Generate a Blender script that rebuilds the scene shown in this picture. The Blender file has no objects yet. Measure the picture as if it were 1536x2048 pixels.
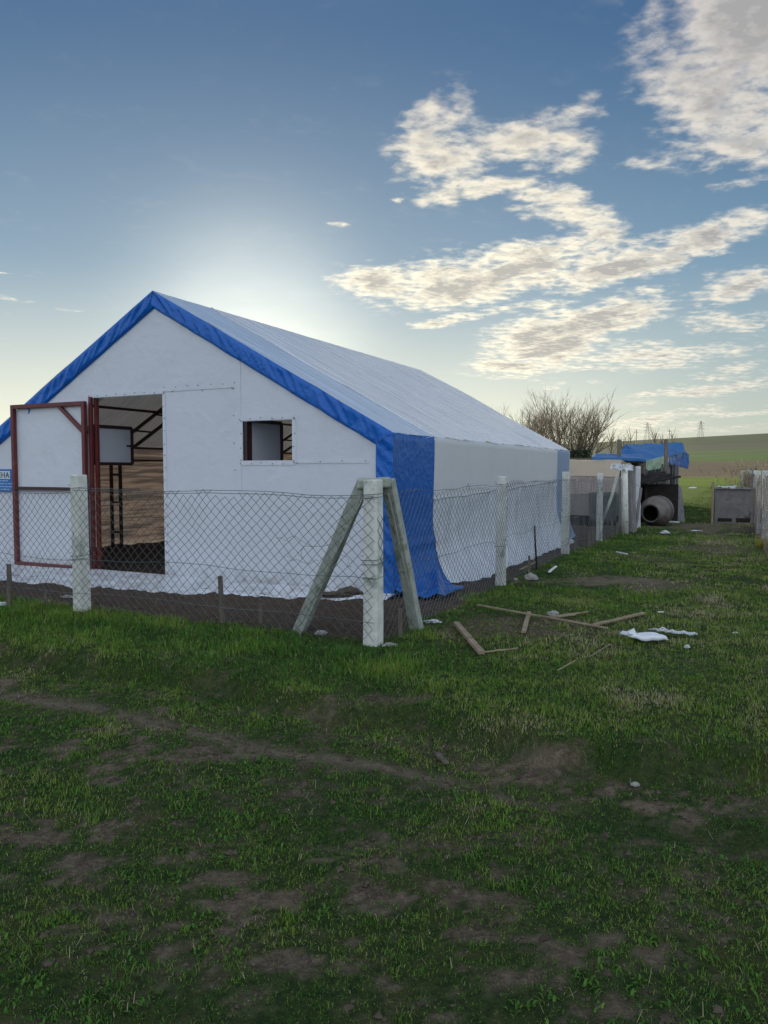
import bpy, bmesh, math, random
import numpy as np
from math import sin, cos, pi, radians, atan, atan2, sqrt
from mathutils import Vector, Matrix, noise as mnoise

# ------------------------------------------------------------------ camera, sky, sun, exposure
S = bpy.context.scene
F_PX, EYE, PITCH = 1500.0, 1.6, atan(85 / 1500)
cd = bpy.data.cameras.new('camera'); cam = bpy.data.objects.new('camera', cd)
S.collection.objects.link(cam); S.camera = cam
cd.sensor_fit = 'VERTICAL'; cd.sensor_height = 36; cd.lens = 36 * F_PX / 2048
cd.clip_start = 0.05; cd.clip_end = 8000
cam.location = (0, 0, EYE); cam.rotation_euler = (pi / 2 - PITCH, 0, 0)

SUN_EL, SUN_AZ = radians(9.6), radians(-9.6)     # azimuth from +Y, clockwise
SKY_STRENGTH, SUN_STRENGTH = 0.085, 2.6
S.view_settings.view_transform = 'Standard'; S.view_settings.look = 'None'
S.view_settings.exposure = 0.70; S.view_settings.gamma = 1.0
sl = bpy.data.lights.new('sun', 'SUN'); sl.energy = SUN_STRENGTH; sl.angle = radians(0.5); sl.color = (1.0, .82, .58)
so = bpy.data.objects.new('sun', sl); S.collection.objects.link(so)
sd = Vector((sin(SUN_AZ) * cos(SUN_EL), cos(SUN_AZ) * cos(SUN_EL), sin(SUN_EL)))
so.rotation_euler = sd.to_track_quat('Z', 'Y').to_euler()


class NT:
    """small helper to wire nodes"""
    def __init__(s, tree): s.t = tree; s.n = tree.nodes; s.l = tree.links
    def new(s, typ, ins=None, **kw):
        nd = s.n.new(typ)
        for k, v in kw.items(): setattr(nd, k, v)
        for k, v in (ins or {}).items():
            sock = nd.inputs[k]
            if hasattr(v, 'is_linked') or isinstance(v, bpy.types.NodeSocket): s.l.new(v, sock)
            else: sock.default_value = v
        return nd
    def math(s, op, a, b=0.0, c=0.0, clamp=False):
        return s.new('ShaderNodeMath', {0: a, 1: b, 2: c}, operation=op, use_clamp=clamp).outputs[0]
    def mix(s, f, a, b, blend='MIX'):
        nd = s.new('ShaderNodeMix', data_type='RGBA', blend_type=blend)
        for i, v in ((0, f), (6, a), (7, b)):
            if isinstance(v, bpy.types.NodeSocket): s.l.new(v, nd.inputs[i])
            else: nd.inputs[i].default_value = v if i == 0 else (tuple(v) + (1,))[:4]
        return nd.outputs[2]
    def noise(s, vec, scale, detail=4, rough=.55, dist=0.0):
        return s.new('ShaderNodeTexNoise', {'Vector': vec, 'Scale': scale, 'Detail': detail, 'Roughness': rough, 'Distortion': dist}).outputs[0]
    def mapr(s, v, a, b, c=0.0, d=1.0, smooth=True):
        return s.new('ShaderNodeMapRange', {0: v, 1: a, 2: b, 3: c, 4: d}, interpolation_type='SMOOTHSTEP' if smooth else 'LINEAR').outputs[0]
    def ramp(s, v, stops):
        nd = s.new('ShaderNodeValToRGB', {0: v}); e = nd.color_ramp.elements
        while len(e) < len(stops): e.new(.5)
        for i, (p, c) in enumerate(stops): e[i].position = p; e[i].color = tuple(c) + (1,)
        return nd.outputs[0]
    def scalev(s, vec, sc):
        return s.new('ShaderNodeVectorMath', {0: vec, 1: sc}, operation='MULTIPLY').outputs[0]


def build_world():
    w = bpy.data.worlds.new('World'); S.world = w; w.use_nodes = True
    t = NT(w.node_tree); t.n.clear()
    sky = t.new('ShaderNodeTexSky'); sky.sky_type = 'NISHITA'; sky.sun_disc = False
    sky.sun_elevation = SUN_EL; sky.sun_rotation = SUN_AZ
    sky.air_density = 1.0; sky.dust_density = 0.35; sky.ozone_density = 2.5; sky.altitude = 100
    co = t.new('ShaderNodeTexCoord').outputs['Generated']
    sp = t.new('ShaderNodeSeparateXYZ', {0: co})
    X, Y, Z = sp.outputs
    az = t.math('MULTIPLY', t.math('ARCTAN2', X, Y), 180 / pi)
    el = t.math('MULTIPLY', t.math('ARCSINE', Z), 180 / pi)
    ae = t.new('ShaderNodeCombineXYZ', {0: az, 1: el, 2: 0.0}).outputs[0]
    # wispy warp of the angular position
    zc = t.math('ADD', t.math('MAXIMUM', Z, 0.0), .10)
    pl = t.new('ShaderNodeCombineXYZ', {0: t.math('DIVIDE', X, zc), 1: t.math('DIVIDE', Y, zc), 2: 0.0}).outputs[0]
    wn = t.new('ShaderNodeTexNoise', {'Vector': pl, 'Scale': 1.6, 'Detail': 5}).outputs[1]
    wv = t.new('ShaderNodeVectorMath', {0: wn, 1: (.5, .5, .5)}, operation='SUBTRACT').outputs[0]
    wv = t.new('ShaderNodeVectorMath', {0: wv, 1: (5., 3., 0.)}, operation='MULTIPLY').outputs[0]
    aw = t.new('ShaderNodeVectorMath', {0: ae, 1: wv}, operation='ADD').outputs[0]
    def pq(px, py):
        u = (px - 768) / F_PX; v = (939 - py) / F_PX
        a = atan(u); return math.degrees(a), math.degrees(atan(v * cos(a)))
    wgk = 1.28
    #       px   py   rx  ry  rot(deg, + = rises to the right) weight
    blobs = [(1480, 60, 230, 190, -30, 1.0), (1400, 180, 190, 120, -35, .85), (1490, 275, 130, 70, -20, .85),
             (865, 290, 105, 75, 35, .8), (900, 340, 90, 60, 0, .9), (1030, 300, 130, 42, 5, .85), (1090, 335, 90, 40, 0, .6),
             (960, 400, 120, 28, 5, .9), (1090, 415, 110, 30, -8, .85), (1130, 450, 120, 28, -8, .8), (1210, 480, 80, 30, -10, .8),
             (780, 580, 120, 30, -6, 1.0), (900, 570, 170, 46, 6, 1.1), (1060, 535, 170, 42, 4, 1.05), (1230, 530, 170, 44, 8, 1.1), (1380, 495, 130, 38, 14, 1.15),
             (1090, 690, 130, 52, 18, 1.15), (1180, 650, 160, 40, 14, 1.1), (1010, 735, 90, 22, 8, .9), (1290, 710, 200, 30, 2, .8), (890, 648, 90, 16, 4, .9), (1060, 620, 130, 16, 4, .55),
             (1470, 575, 100, 34, 10, .9), (1470, 640, 110, 26, -8, .7), (1470, 740, 90, 14, 6, .6), (1400, 780, 150, 20, 6, .85), (1290, 840, 120, 14, 6, .75), (1440, 820, 160, 16, 4, .75),
             (1370, 860, 170, 12, 2, .55), (1150, 230, 110, 26, 5, .5), (1300, 335, 90, 20, 0, .5), (1480, 370, 70, 14, 0, .55), (1420, 450, 90, 14, 0, .45),
             (690, 468, 26, 6, -8, .55), (795, 418, 14, 6, 0, .5), (1080, 770, 30, 7, 0, .5), (1180, 770, 24, 6, 0, .5), (60, 610, 160, 9, -4, .35), (20, 557, 60, 2.5, 0, .5)]
    dens = None
    for (px, py, rx, ry, rot, wgt) in blobs:
        a, e = pq(px, py)
        k = 180 / pi / F_PX * cos(radians(a)) ** 1.5
        d = t.new('ShaderNodeVectorMath', {0: aw, 1: (a, e, 0)}, operation='SUBTRACT').outputs[0]
        m = t.new('ShaderNodeMapping', {'Vector': d, 'Rotation': (0, 0, radians(rot)), 'Scale': (rx * k * 1.15, ry * k * 1.15, 1)}, vector_type='TEXTURE').outputs[0]
        ln = t.new('ShaderNodeVectorMath', {0: m}, operation='LENGTH').outputs[1]
        v = t.mapr(ln, 0.0, 1.45, wgt * wgk, 0.0)
        dens = v if dens is None else t.math('SMOOTH_MAX', dens, v, .25)
    # back of the sky: a loose scatter of the same cloud away from the photographed quarter
    big = t.noise(pl, .55, 3, .5)
    away = t.mapr(t.math('ABSOLUTE', az), 32.0, 60.0)
    dens = t.math('MAXIMUM', dens, t.math('MULTIPLY', t.mapr(big, .5, .68), away))
    pn = t.new('ShaderNodeMapping', {'Vector': pl, 'Rotation': (0, 0, radians(-25)), 'Scale': (1.0, 1.15, 1)}).outputs[0]
    def cloudn(v):
        fine = t.noise(v, 5.5, 7, .54, .3); puff = t.noise(v, 19.0, 5, .55, .2)
        return fine, t.math('ADD', t.math('MULTIPLY', fine, .54), t.math('MULTIPLY', puff, .46))
    fine, fd = cloudn(pn)
    off = t.new('ShaderNodeVectorMath', {0: pn, 1: (-.006, .035, 0)}, operation='ADD').outputs[0]
    _, fd2 = cloudn(off)
    lit = t.mapr(t.math('SUBTRACT', fd, fd2), -.10, .12)
    # density minus broken threshold
    q = t.math('ADD', dens, t.math('MULTIPLY', t.math('SUBTRACT', fd, .5), 3.7))
    alpha = t.mapr(q, .22, 1.30)
    alpha = t.math('MULTIPLY', alpha, t.mapr(el, 0.5, 3.0))
    alpha = t.math('MULTIPLY', alpha, t.mapr(dens, .14, .42))
    core = t.math('MULTIPLY', t.mapr(q, .85, 1.5), t.mapr(dens, .35, .9))
    core = t.math('MINIMUM', t.math('MAXIMUM', t.math('ADD', t.math('MULTIPLY', core, 1.0), t.math('MULTIPLY', t.math('SUBTRACT', .55, lit), .75)), 0.0), 1.0)
    
    sdir = t.new('ShaderNodeVectorMath', {0: co, 1: tuple(sd)}, operation='DOT_PRODUCT').outputs[1]
    near = t.mapr(sdir, .80, .99)
    base = t.new('ShaderNodeVectorMath', {0: sky.outputs[0], 1: (SKY_STRENGTH * .66, SKY_STRENGTH * .86, SKY_STRENGTH * 1.18)}, operation='MULTIPLY').outputs[0]
    base = t.new('ShaderNodeVectorMath', {0: base, 1: t.new('ShaderNodeVectorMath', {0: base, 1: (.35, .37, .38)}, operation='ADD').outputs[0]}, operation='DIVIDE').outputs[0]
    base = t.new('ShaderNodeVectorMath', {0: base, 1: (.275, .33, .385)}, operation='MULTIPLY').outputs[0]
    # haze low in the air: pale blue above, cream next to the horizon
    hz1 = t.math('MULTIPLY', t.math('POWER', t.mapr(el, 0.0, 30.0, 1.0, 0.0, smooth=False), 1.5), .80)
    base = t.mix(hz1, base, t.mix(t.mapr(sdir, .80, .98), (.25, .37, .43), (.36, .46, .50)))
    hzf = t.math('MULTIPLY', t.math('POWER', t.mapr(el, 0.0, 15.0, 1.0, 0.0, smooth=False), 1.5), .90)
    base = t.mix(hzf, base, t.mix(t.mapr(sdir, .80, .98), (.43, .42, .31), (.76, .71, .50)))
    # thin bright veil round the sun (what the low sun lights in the air)
    glow = t.math('POWER', t.mapr(sdir, .955, 1.0, smooth=False), 5.5)
    g2 = t.new('ShaderNodeVectorMath', {0: (1.0, .92, .70), 'Scale': t.math('MULTIPLY', glow, t.mapr(wn, .3, .7, .24, .36))}, operation='SCALE').outputs[0]
    base = t.new('ShaderNodeVectorMath', {0: base, 1: g2}, operation='ADD').outputs[0]
    edge = t.mix(near, (.58, .54, .46), (.84, .76, .57))
    grey = t.mix(near, (.26, .255, .25), (.36, .34, .30))
    top = t.mapr(el, 14.0, 34.0)
    edge = t.mix(top, edge, (.42, .39, .37))
    ccol = t.mix(core, edge, grey)
    col = t.mix(t.math('MULTIPLY', alpha, .93), base, ccol)
    # bright cloud fill added behind the camera to lift the ground and walls
    rear = t.math('MULTIPLY', t.mapr(t.math('ABSOLUTE', az), 60.0, 100.0), t.mapr(el, -2.0, 6.0))
    fill_col = t.mix(t.mapr(fine, .35, .65), (.29, .40, .57), (.84, .90, .98))
    col = t.mix(rear, col, fill_col)
    bg = t.new('ShaderNodeBackground', {0: col, 1: 1.0})
    out = t.new('ShaderNodeOutputWorld'); t.l.new(bg.outputs[0], out.inputs[0])
build_world()

# ------------------------------------------------------------------ geometry of the place
A = radians(26.4); C0 = (.13, 9.2)           # barn corner and heading
random.seed(7)
def ray(px, py):
    x = (px - 768) / F_PX; y = -(py - 1024) / F_PX
    return (x, cos(PITCH) + y * sin(PITCH), -sin(PITCH) + y * cos(PITCH))
def G(px, py):
    d = ray(px, py); t = -EYE / d[2]; return (d[0] * t, d[1] * t)
def D(px, py, Y):
    d = ray(px, py); t = Y / d[1]; return Vector((d[0] * t, Y, EYE + d[2] * t))
def loc(x, y):
    x = x - C0[0]; y = y - C0[1]
    return x * cos(A) - y * sin(A), x * sin(A) + y * cos(A)
def wor(lx, ly, z=0.0):
    return Vector((C0[0] + lx * cos(A) + ly * sin(A), C0[1] - lx * sin(A) + ly * cos(A), z))

def vnoise(x, y, seed=0):
    x = np.asarray(x, float); y = np.asarray(y, float)
    xi = np.floor(x).astype(np.int64); yi = np.floor(y).astype(np.int64)
    fx = x - xi; fy = y - yi; fx = fx * fx * (3 - 2 * fx); fy = fy * fy * (3 - 2 * fy)
    def h(a, b):
        n = (a * 374761393 + b * 668265263 + seed * 974711) & 0x7fffffff
        n = ((n ^ (n >> 13)) * 1274126177) & 0x7fffffff
        return ((n ^ (n >> 16)) & 0xffff) / 65535.0
    return (h(xi, yi) * (1 - fx) + h(xi + 1, yi) * fx) * (1 - fy) + (h(xi, yi + 1) * (1 - fx) + h(xi + 1, yi + 1) * fx) * fy
def fbm(x, y, octv=4, seed=0):
    s = 0; a = .5; t = 0
    for o in range(octv):
        s = s + a * vnoise(x * 2 ** o + 17.3 * o, y * 2 ** o - 9.1 * o, seed + o); t += a; a *= .55
    return s / t
def sstep(v, a, b):
    t = np.clip((v - a) / (b - a), 0, 1); return t * t * (3 - 2 * t)

def height(x, y):
    x = np.asarray(x, float); y = np.asarray(y, float)
    lx, ly = loc(x, y)
    d = np.sqrt(x * x + y * y)
    far = np.interp(y, [0, 40, 60, 100, 200, 380, 560, 740, 950, 1500, 3000, 6000], [0, 0, .3, 1.05, 3.7, 10.3, 19.5, 33.0, 36, 20, 0, -5])
    u = x / np.maximum(y, 1)
    far = far * (1 + 1.2 * np.clip(u - .40, -.15, .5))
    und = (fbm(x * .55, y * .55, 3, 3) - .5) * .10 + (fbm(x * 3.1, y * 3.1, 3, 5) - .5) * .045
    wob = (fbm(x * .9, y * .9, 3, 9) - .5) * .7
    bank = -.15 * (1 - sstep(ly + wob, -3.92, -3.72)) - .02 * (1 - sstep(ly, -6, -4))
    rut = -.03 * np.exp(-((ly + wob * .4 + 4.45) / .16) ** 2) 
    return far + und * np.clip(1.4 - d / 60, .15, 1) + bank + rut
def hz(x, y): return float(height(x, y))

def soil(x, y):
    """0 = full grass, 1 = bare earth"""
    lx, ly = loc(x, y)
    n = fbm(x * 1.1, y * 1.5, 4, 21); n2 = fbm(x * 4.5, y * 6, 3, 31); w = (n - .5)
    n3 = fbm(x * 10, y * 14, 3, 37)
    n4 = fbm(x * 32, y * 40, 2, 41)
    m0 = fbm(x * .7 + 4, y * 1.0, 2, 71)
    nn = n * .24 + n2 * .38 + n3 * .24 + n4 * .14 + (m0 - .5) * .16
    s = np.maximum(sstep(nn, .608, .645), .42 * sstep(n * .2 + n2 * .25 + n3 * .35 + n4 * .2, .49, .60))           # scattered ragged patches
    s = np.where(ly > -3.9, s * .4, s)
    s = s * np.clip(.25 + .9 * n3 + .6 * n4, 0, 1)
    inside = sstep(ly + w * .5, -2.18, -1.95) * (1 - sstep(lx + w * .5, .72, .95))
    strip = np.exp(-((ly + 2.85 + w * .5) / .42) ** 2)
    s = s * (1 - .9 * strip)
    rut = np.exp(-((ly + 4.42 + w * .18) / .085) ** 2) * sstep(n2 + n4 * .3, .30, .5) * (1 - sstep(lx, 2.6, 3.6)) * 1.25
    edge = np.exp(-((ly + 3.98 + w * .9) / .15) ** 2) * sstep(lx, .6, 1.4) * sstep(n + n2, .85, 1.1)
    s = np.maximum(s, np.maximum(rut * .70, edge * .4))
    def ell(cx, cy, rx, ry, k):
        r = np.sqrt(((x - cx) / rx) ** 2 + ((y - cy) / ry) ** 2) + (n - .5) * 1.6 + (n2 - .5) * 1.5 + (n3 - .5) * .9
        return k * (1 - sstep(r + (n4 - .5) * .6, .6, 1.0)) * np.clip(.45 + .5 * n3 + .5 * n4, 0, 1)
    for e in ((3.0, 10.7, 1.3, .5, .95), (3.9, 10.2, .8, .35, .6), (1.25, 7.6, .9, .65, .7), (6.6, 15.0, .9, .9, .6), (9.0, 20.5, 2.0, 2.2, .85), (5.0, 13.4, .5, .9, .45),
              (-.1, 5.2, .5, .12, .7), (-.35, 2.6, .20, .07, 1.), (-1.75, 3.55, .20, .09, 1.), (.35, 2.75, .12, .05, .9), (-.7, 3.15, .18, .06, .9)):
        s = np.maximum(s, ell(*e))
    s = np.maximum(s, inside * (.93 + .2 * (n2 - .5)))
    return np.clip(s, 0, 1)

# ------------------------------------------------------------------ mesh helpers
def tag(o, label=None, cat=None, group=None, kind=None):
    if label: o['label'] = label
    if cat: o['category'] = cat
    if group: o['group'] = group
    if kind: o['kind'] = kind
    return o
def empty(name, p=(0, 0, 0), rz=0, **kw):
    o = bpy.data.objects.new(name, None); S.collection.objects.link(o)
    o.location = p; o.rotation_euler = (0, 0, rz); o.empty_display_size = .2
    return tag(o, **kw)

class MB:
    def __init__(s): s.v = []; s.f = []; s.m = []; s.sm = []
    def add(s, vs, fs, m=0, sm=False):
        b = len(s.v); s.v += [tuple(v) for v in vs]
        for f in fs: s.f.append(tuple(b + i for i in f)); s.m.append(m); s.sm.append(sm)
        return s
    def box(s, p, q, m=0):
        (a, b, c), (d, e, f) = p, q
        a, d = min(a, d), max(a, d); b, e = min(b, e), max(b, e); c, f = min(c, f), max(c, f)
        return s.add([(a, b, c), (d, b, c), (d, e, c), (a, e, c), (a, b, f), (d, b, f), (d, e, f), (a, e, f)],
                     [(0, 3, 2, 1), (4, 5, 6, 7), (0, 1, 5, 4), (1, 2, 6, 5), (2, 3, 7, 6), (3, 0, 4, 7)], m)
    def beam(s, a, b, w, h, up=(0, 0, 1), m=0, taper=1.0, n=1, jit=0):
        a = Vector(a); b = Vector(b); d = (b - a).normalized(); u = Vector(up)
        if abs(d.dot(u)) > .98: u = Vector((0, 1, 0))
        x = d.cross(u).normalized(); y = x.cross(d).normalized()
        vs = []; fs = []
        for i in range(n + 1):
            t = i / n; k = 1 + (taper - 1) * t; c = a.lerp(b, t)
            c = c + Vector([random.uniform(-jit, jit) for _ in range(3)])
            for sx, sy in ((-1, -1), (1, -1), (1, 1), (-1, 1)): vs.append(c + x * (sx * w / 2 * k) + y * (sy * h / 2 * k))
        for i in range(n):
            for j in range(4): fs.append((i * 4 + j, i * 4 + (j + 1) % 4, i * 4 + 4 + (j + 1) % 4, i * 4 + 4 + j))
        fs += [(3, 2, 1, 0), tuple(n * 4 + j for j in range(4))]
        return s.add(vs, fs, m)
    def tube(s, pts, r, n=5, m=0, sm=True):
        pts = [Vector(p) for p in pts]; rs = r if isinstance(r, (list, tuple)) else [r] * len(pts)
        vs = []; fs = []; px = None
        for i, p in enumerate(pts):
            d = (pts[min(i + 1, len(pts) - 1)] - pts[max(i - 1, 0)]).normalized()
            u = Vector((0, 0, 1)) if abs(d.z) < .95 else Vector((0, 1, 0))
            x = d.cross(u).normalized() if px is None else (px - d * px.dot(d)).normalized()
            px = x; y = d.cross(x)
            for k in range(n):
                a = 2 * pi * k / n; vs.append(p + (x * cos(a) + y * sin(a)) * rs[i])
        for i in range(len(pts) - 1):
            for k in range(n): fs.append((i * n + k, i * n + (k + 1) % n, (i + 1) * n + (k + 1) % n, (i + 1) * n + k))
        fs += [tuple(range(n))[::-1], tuple((len(pts) - 1) * n + k for k in range(n))]
        return s.add(vs, fs, m, sm)
    def grid(s, fn, nu, nv, m=0, sm=True, flip=False):
        vs = [fn(i / nu, j / nv) for j in range(nv + 1) for i in range(nu + 1)]
        fs = []
        for j in range(nv):
            for i in range(nu):
                a = j * (nu + 1) + i; q = (a, a + 1, a + nu + 2, a + nu + 1)
                fs.append(q[::-1] if flip else q)
        return s.add(vs, fs, m, sm)
    def lathe(s, prof, axis_o, axis_d, n=28, m=0):
        o = Vector(axis_o); d = Vector(axis_d).normalized(); x = d.orthogonal().normalized(); y = d.cross(x)
        vs = []; fs = []
        for (t, r) in prof:
            for k in range(n):
                a = 2 * pi * k / n; vs.append(o + d * t + (x * cos(a) + y * sin(a)) * r)
        for i in range(len(prof) - 1):
            for k in range(n): fs.append((i * n + k, i * n + (k + 1) % n, (i + 1) * n + (k + 1) % n, (i + 1) * n + k))
        return s.add(vs, fs, m, True)
    def build(s, name, mats, parent=None, bevel=0, thick=0, **kw):
        me = bpy.data.meshes.new(name); me.from_pydata(s.v, [], s.f)
        for mt in (mats if isinstance(mats, (list, tuple)) else [mats]): me.materials.append(mt)
        me.polygons.foreach_set('material_index', s.m); me.polygons.foreach_set('use_smooth', s.sm); me.update()
        o = bpy.data.objects.new(name, me); S.collection.objects.link(o)
        if parent: o.parent = parent
        if thick:
            md = o.modifiers.new('t', 'SOLIDIFY'); md.thickness = thick; md.offset = 0
        if bevel:
            md = o.modifiers.new('b', 'BEVEL'); md.width = bevel; md.segments = 2; md.limit_method = 'ANGLE'
        return tag(o, **kw)

# ------------------------------------------------------------------ materials
def mat(name, fn):
    m = bpy.data.materials.new(name); m.use_nodes = True; t = NT(m.node_tree); t.n.clear()
    out = t.new('ShaderNodeOutputMaterial'); sh = fn(t)
    t.l.new(sh, out.inputs[0]); return m
def obco(t): return t.new('ShaderNodeTexCoord').outputs['Object']
def geo(t): return t.new('ShaderNodeNewGeometry').outputs['Position']
def bump(t, h, st=.3, dist=.02): return t.new('ShaderNodeBump', {'Height': h, 'Strength': st, 'Distance': dist}).outputs[0]
def pbsdf(t, col, rough=.6, metal=0, nrm=None, spec=.5, trans=None):
    ins = {'Base Color': col if isinstance(col, bpy.types.NodeSocket) else tuple(col) + (1,), 'Roughness': rough, 'Metallic': metal, 'Specular IOR Level': spec}
    if nrm: ins['Normal'] = nrm
    return t.new('ShaderNodeBsdfPrincipled', ins).outputs[0]

def tarp(name, col, tcol, tw=.3, rough=.38, sc=(1, 1, 1), bst=.35, spec=.5, fine=1.0, dirt=.1, dcol=(.35, .30, .24), fold_shade=False, mud=False, bd=.05):
    def fn(t):
        co = obco(t); cs = t.scalev(co, sc)
        n1 = t.noise(cs, 2.2, 5, .55, .6); n2 = t.noise(cs, 9.0 * fine, 4, .6, .2); dn = t.noise(co, 1.7, 5, .65)
        h = t.math('ADD', t.math('MULTIPLY', n1, 1.0), t.math('MULTIPLY', n2, .35))
        nr = bump(t, h, bst, bd)
        c = t.mix(t.math('MULTIPLY', t.mapr(dn, .45, .75), dirt), col, dcol)
        if mud:                                    # splashed earth along the foot
            oz = t.new('ShaderNodeSeparateXYZ', {0: co}).outputs[2]
            ms = t.math('MULTIPLY', t.mapr(oz, .02, .38, 1, 0), t.mapr(t.noise(co, 5, 6, .75), .42, .62)); c = t.mix(t.math('MULTIPLY', ms, .45), c, (.22, .16, .12))
        a = pbsdf(t, c, rough, nrm=nr, spec=spec)
        tc = tuple(tcol) + (1,)
        if fold_shade:                                  # shade of the folds painted as stripes in the transmitted colour
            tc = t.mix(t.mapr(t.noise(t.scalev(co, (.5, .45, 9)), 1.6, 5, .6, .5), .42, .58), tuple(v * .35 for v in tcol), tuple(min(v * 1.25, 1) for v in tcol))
        b = t.new('ShaderNodeBsdfTranslucent', {'Color': tc, 'Normal': nr}).outputs[0]
        return t.new('ShaderNodeMixShader', {0: tw, 1: a, 2: b}).outputs[0]
    return mat(name, fn)
def rough_mat(name, c1, c2, scale=6, rough=.8, bst=.4, spec=.3, stretch=(1, 1, 1), c3=None, metal=0, bd=.01):
    def fn(t):
        co = t.scalev(obco(t), stretch); n = t.noise(co, scale, 6, .65, .3); n2 = t.noise(co, scale * 5, 4, .6)
        c = t.mix(t.mapr(n, .35, .65), c1, c2)
        if c3: c = t.mix(t.mapr(t.noise(co, scale * .45, 4, .7), .55, .68), c, c3)
        c = t.mix(.35, c, t.mix(n2, (.25, .25, .25), (1, 1, 1)), 'MULTIPLY')
        return pbsdf(t, c, rough, metal, bump(t, t.math('ADD', n, t.math('MULTIPLY', n2, .6)), bst, bd), spec)
    return mat(name, fn)

M = {}
M['white'] = tarp('white_tarp', (.74, .77, .82), (.62, .60, .56), .22, .36, (1, 1, 1), .32, mud=True, dirt=.18, dcol=(.55, .55, .55))
M['roof'] = tarp('white_roof_tarp', (.80, .82, .85), (.34, .34, .34), .17, .20, (.16, 1.5, .16), 1.0, fine=.5, bd=.13, spec=1.0, dirt=.15, dcol=(.5, .5, .5))
M['bluesheen'] = tarp('sheen_pale_blue_tarp', (.56, .65, .77), (.20, .23, .30), .16, .28, (.16, 1.5, .16), 1.0, fine=.5, bd=.11, spec=1.0, dirt=.1)  # blue tarp paled so the sky's sheen sits in its colour
M['side'] = tarp('white_side_tarp', (.68, .69, .70), (.50, .49, .46), .18, .40, (1, 1, 1), .2, dirt=.2, dcol=(.5, .5, .5))
M['side2'] = tarp('white_lower_tarp', (.74, .78, .84), (.62, .60, .56), .22, .26, (1.6, 1.6, 1.6), .8, dirt=.05, dcol=(.5, .5, .5), spec=.8, fine=2)
M['warm'] = tarp('sunlit_side_tarp', (.60, .56, .52), (.60, .46, .37), .16, .5, (.5, .35, 6), .7, dirt=.2, fold_shade=True)
M['blue'] = tarp('blue_tarp', (.002, .105, .42), (.005, .13, .48), .14, .30, (1, 1, 1), .6, dirt=.02, fine=1.5, spec=.35)
M['bluefold'] = tarp('blue_trim_tarp', (.003, .125, .50), (.005, .14, .48), .12, .30, (1.6, 1.6, 1.6), .6, dirt=.02, spec=.4)
M['bluegrey'] = tarp('grey_blue_tarp', (.25, .34, .50), (.3, .4, .55), .2, .4)
M['oldblue'] = tarp('weathered_blue_tarp', (.018, .14, .38), (.02, .18, .42), .15, .42, (2, 2, 2), .9, dirt=.35, dcol=(.10, .22, .38))
M['cream'] = tarp('beige_cover_tarp', (.50, .43, .32), (.6, .5, .32), .3, .5, (.6, 2, 1), .6, dirt=.35, dcol=(.25, .2, .15))
M['pinkgrey'] = tarp('dusty_film', (.42, .37, .36), (.5, .42, .38), .2, .5, (1, 1, 1), .3, dirt=.3)
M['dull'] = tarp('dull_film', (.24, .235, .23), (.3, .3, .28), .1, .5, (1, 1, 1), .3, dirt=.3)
M['ragwhite'] = tarp('crumpled_white_plastic', (.66, .68, .70), (.6, .6, .6), .2, .45, (3, 3, 3), 1.0, dirt=.3)
M['greenplastic'] = tarp('green_white_sheet', (.42, .55, .40), (.4, .5, .35), .2, .5, (2, 2, 2), .6, dirt=.6, dcol=(.10, .28, .12))
M['redsteel'] = rough_mat('red_primer_steel', (.16, .022, .020), (.10, .020, .020), 8, .5, .2, .5, c3=(.20, .05, .035))
M['darksteel'] = rough_mat('dark_steel', (.045, .012, .012), (.03, .012, .012), 8, .5, .2, .5)
M['galv'] = rough_mat('galvanised_wire', (.17, .19, .20), (.11, .13, .13), 20, .5, .1, .5, metal=.3)
M['rustwire'] = rough_mat('rusty_wire', (.24, .19, .15), (.16, .12, .09), 20, .7, .1, .3)
M['rivet'] = rough_mat('screw_washer', (.10, .10, .11), (.2, .2, .22), 20, .5, .1)
M['concrete'] = rough_mat('concrete_post', (.76, .76, .68), (.62, .63, .56), 7, .9, .9, .2, c3=(.36, .40, .33), bd=.012)
M['concrete2'] = rough_mat('mossy_concrete', (.44, .46, .40), (.32, .35, .29), 9, .9, .9, .2, c3=(.15, .18, .11), bd=.012)
M['oldwood'] = rough_mat('grey_weathered_wood', (.20, .17, .13), (.12, .105, .085), 5, .9, .8, .2, (8, 8, .8), c3=(.07, .06, .05))
M['greywood'] = rough_mat('pale_weathered_board', (.30, .29, .28), (.20, .19, .19), 5, .9, .8, .2, (5, 5, .6), c3=(.10, .095, .09))
M['newwood'] = rough_mat('pale_plank', (.36, .29, .20), (.27, .21, .14), 9, .8, .5, .2, c3=(.22, .15, .09))
M['dark'] = rough_mat('dark_felt', (.022, .018, .016), (.035, .028, .024), 5, .9, .6, .2)
M['corr'] = rough_mat('dark_metal_sheet', (.05, .06, .065), (.085, .095, .09), 3, .55, .4, .4, (3, 3, .7), c3=(.12, .10, .08))
M['drum'] = rough_mat('rusty_drum', (.13, .105, .085), (.20, .17, .145), 4, .6, .5, .4, c3=(.09, .055, .035))
M['drumin'] = rough_mat('drum_inside', (.03, .025, .02), (.05, .04, .03), 4, .8, .5, .2)
M['tank'] = rough_mat('grey_cement_sheet', (.16, .15, .145), (.22, .205, .19), 4, .85, .6, .3, c3=(.07, .065, .065))
M['stone'] = rough_mat('pale_stone', (.36, .35, .32), (.26, .25, .23), 9, .9, .8, .2)
M['foam'] = rough_mat('white_foam', (.80, .82, .84), (.70, .72, .74), 5, .6, .3, .4)
M['bark'] = rough_mat('bare_bark', (.20, .165, .12), (.15, .125, .09), 6, .9, .5, .2)
M['twig'] = rough_mat('bare_twig', (.34, .27, .17), (.26, .20, .13), 6, .9, .2, .2)
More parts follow.
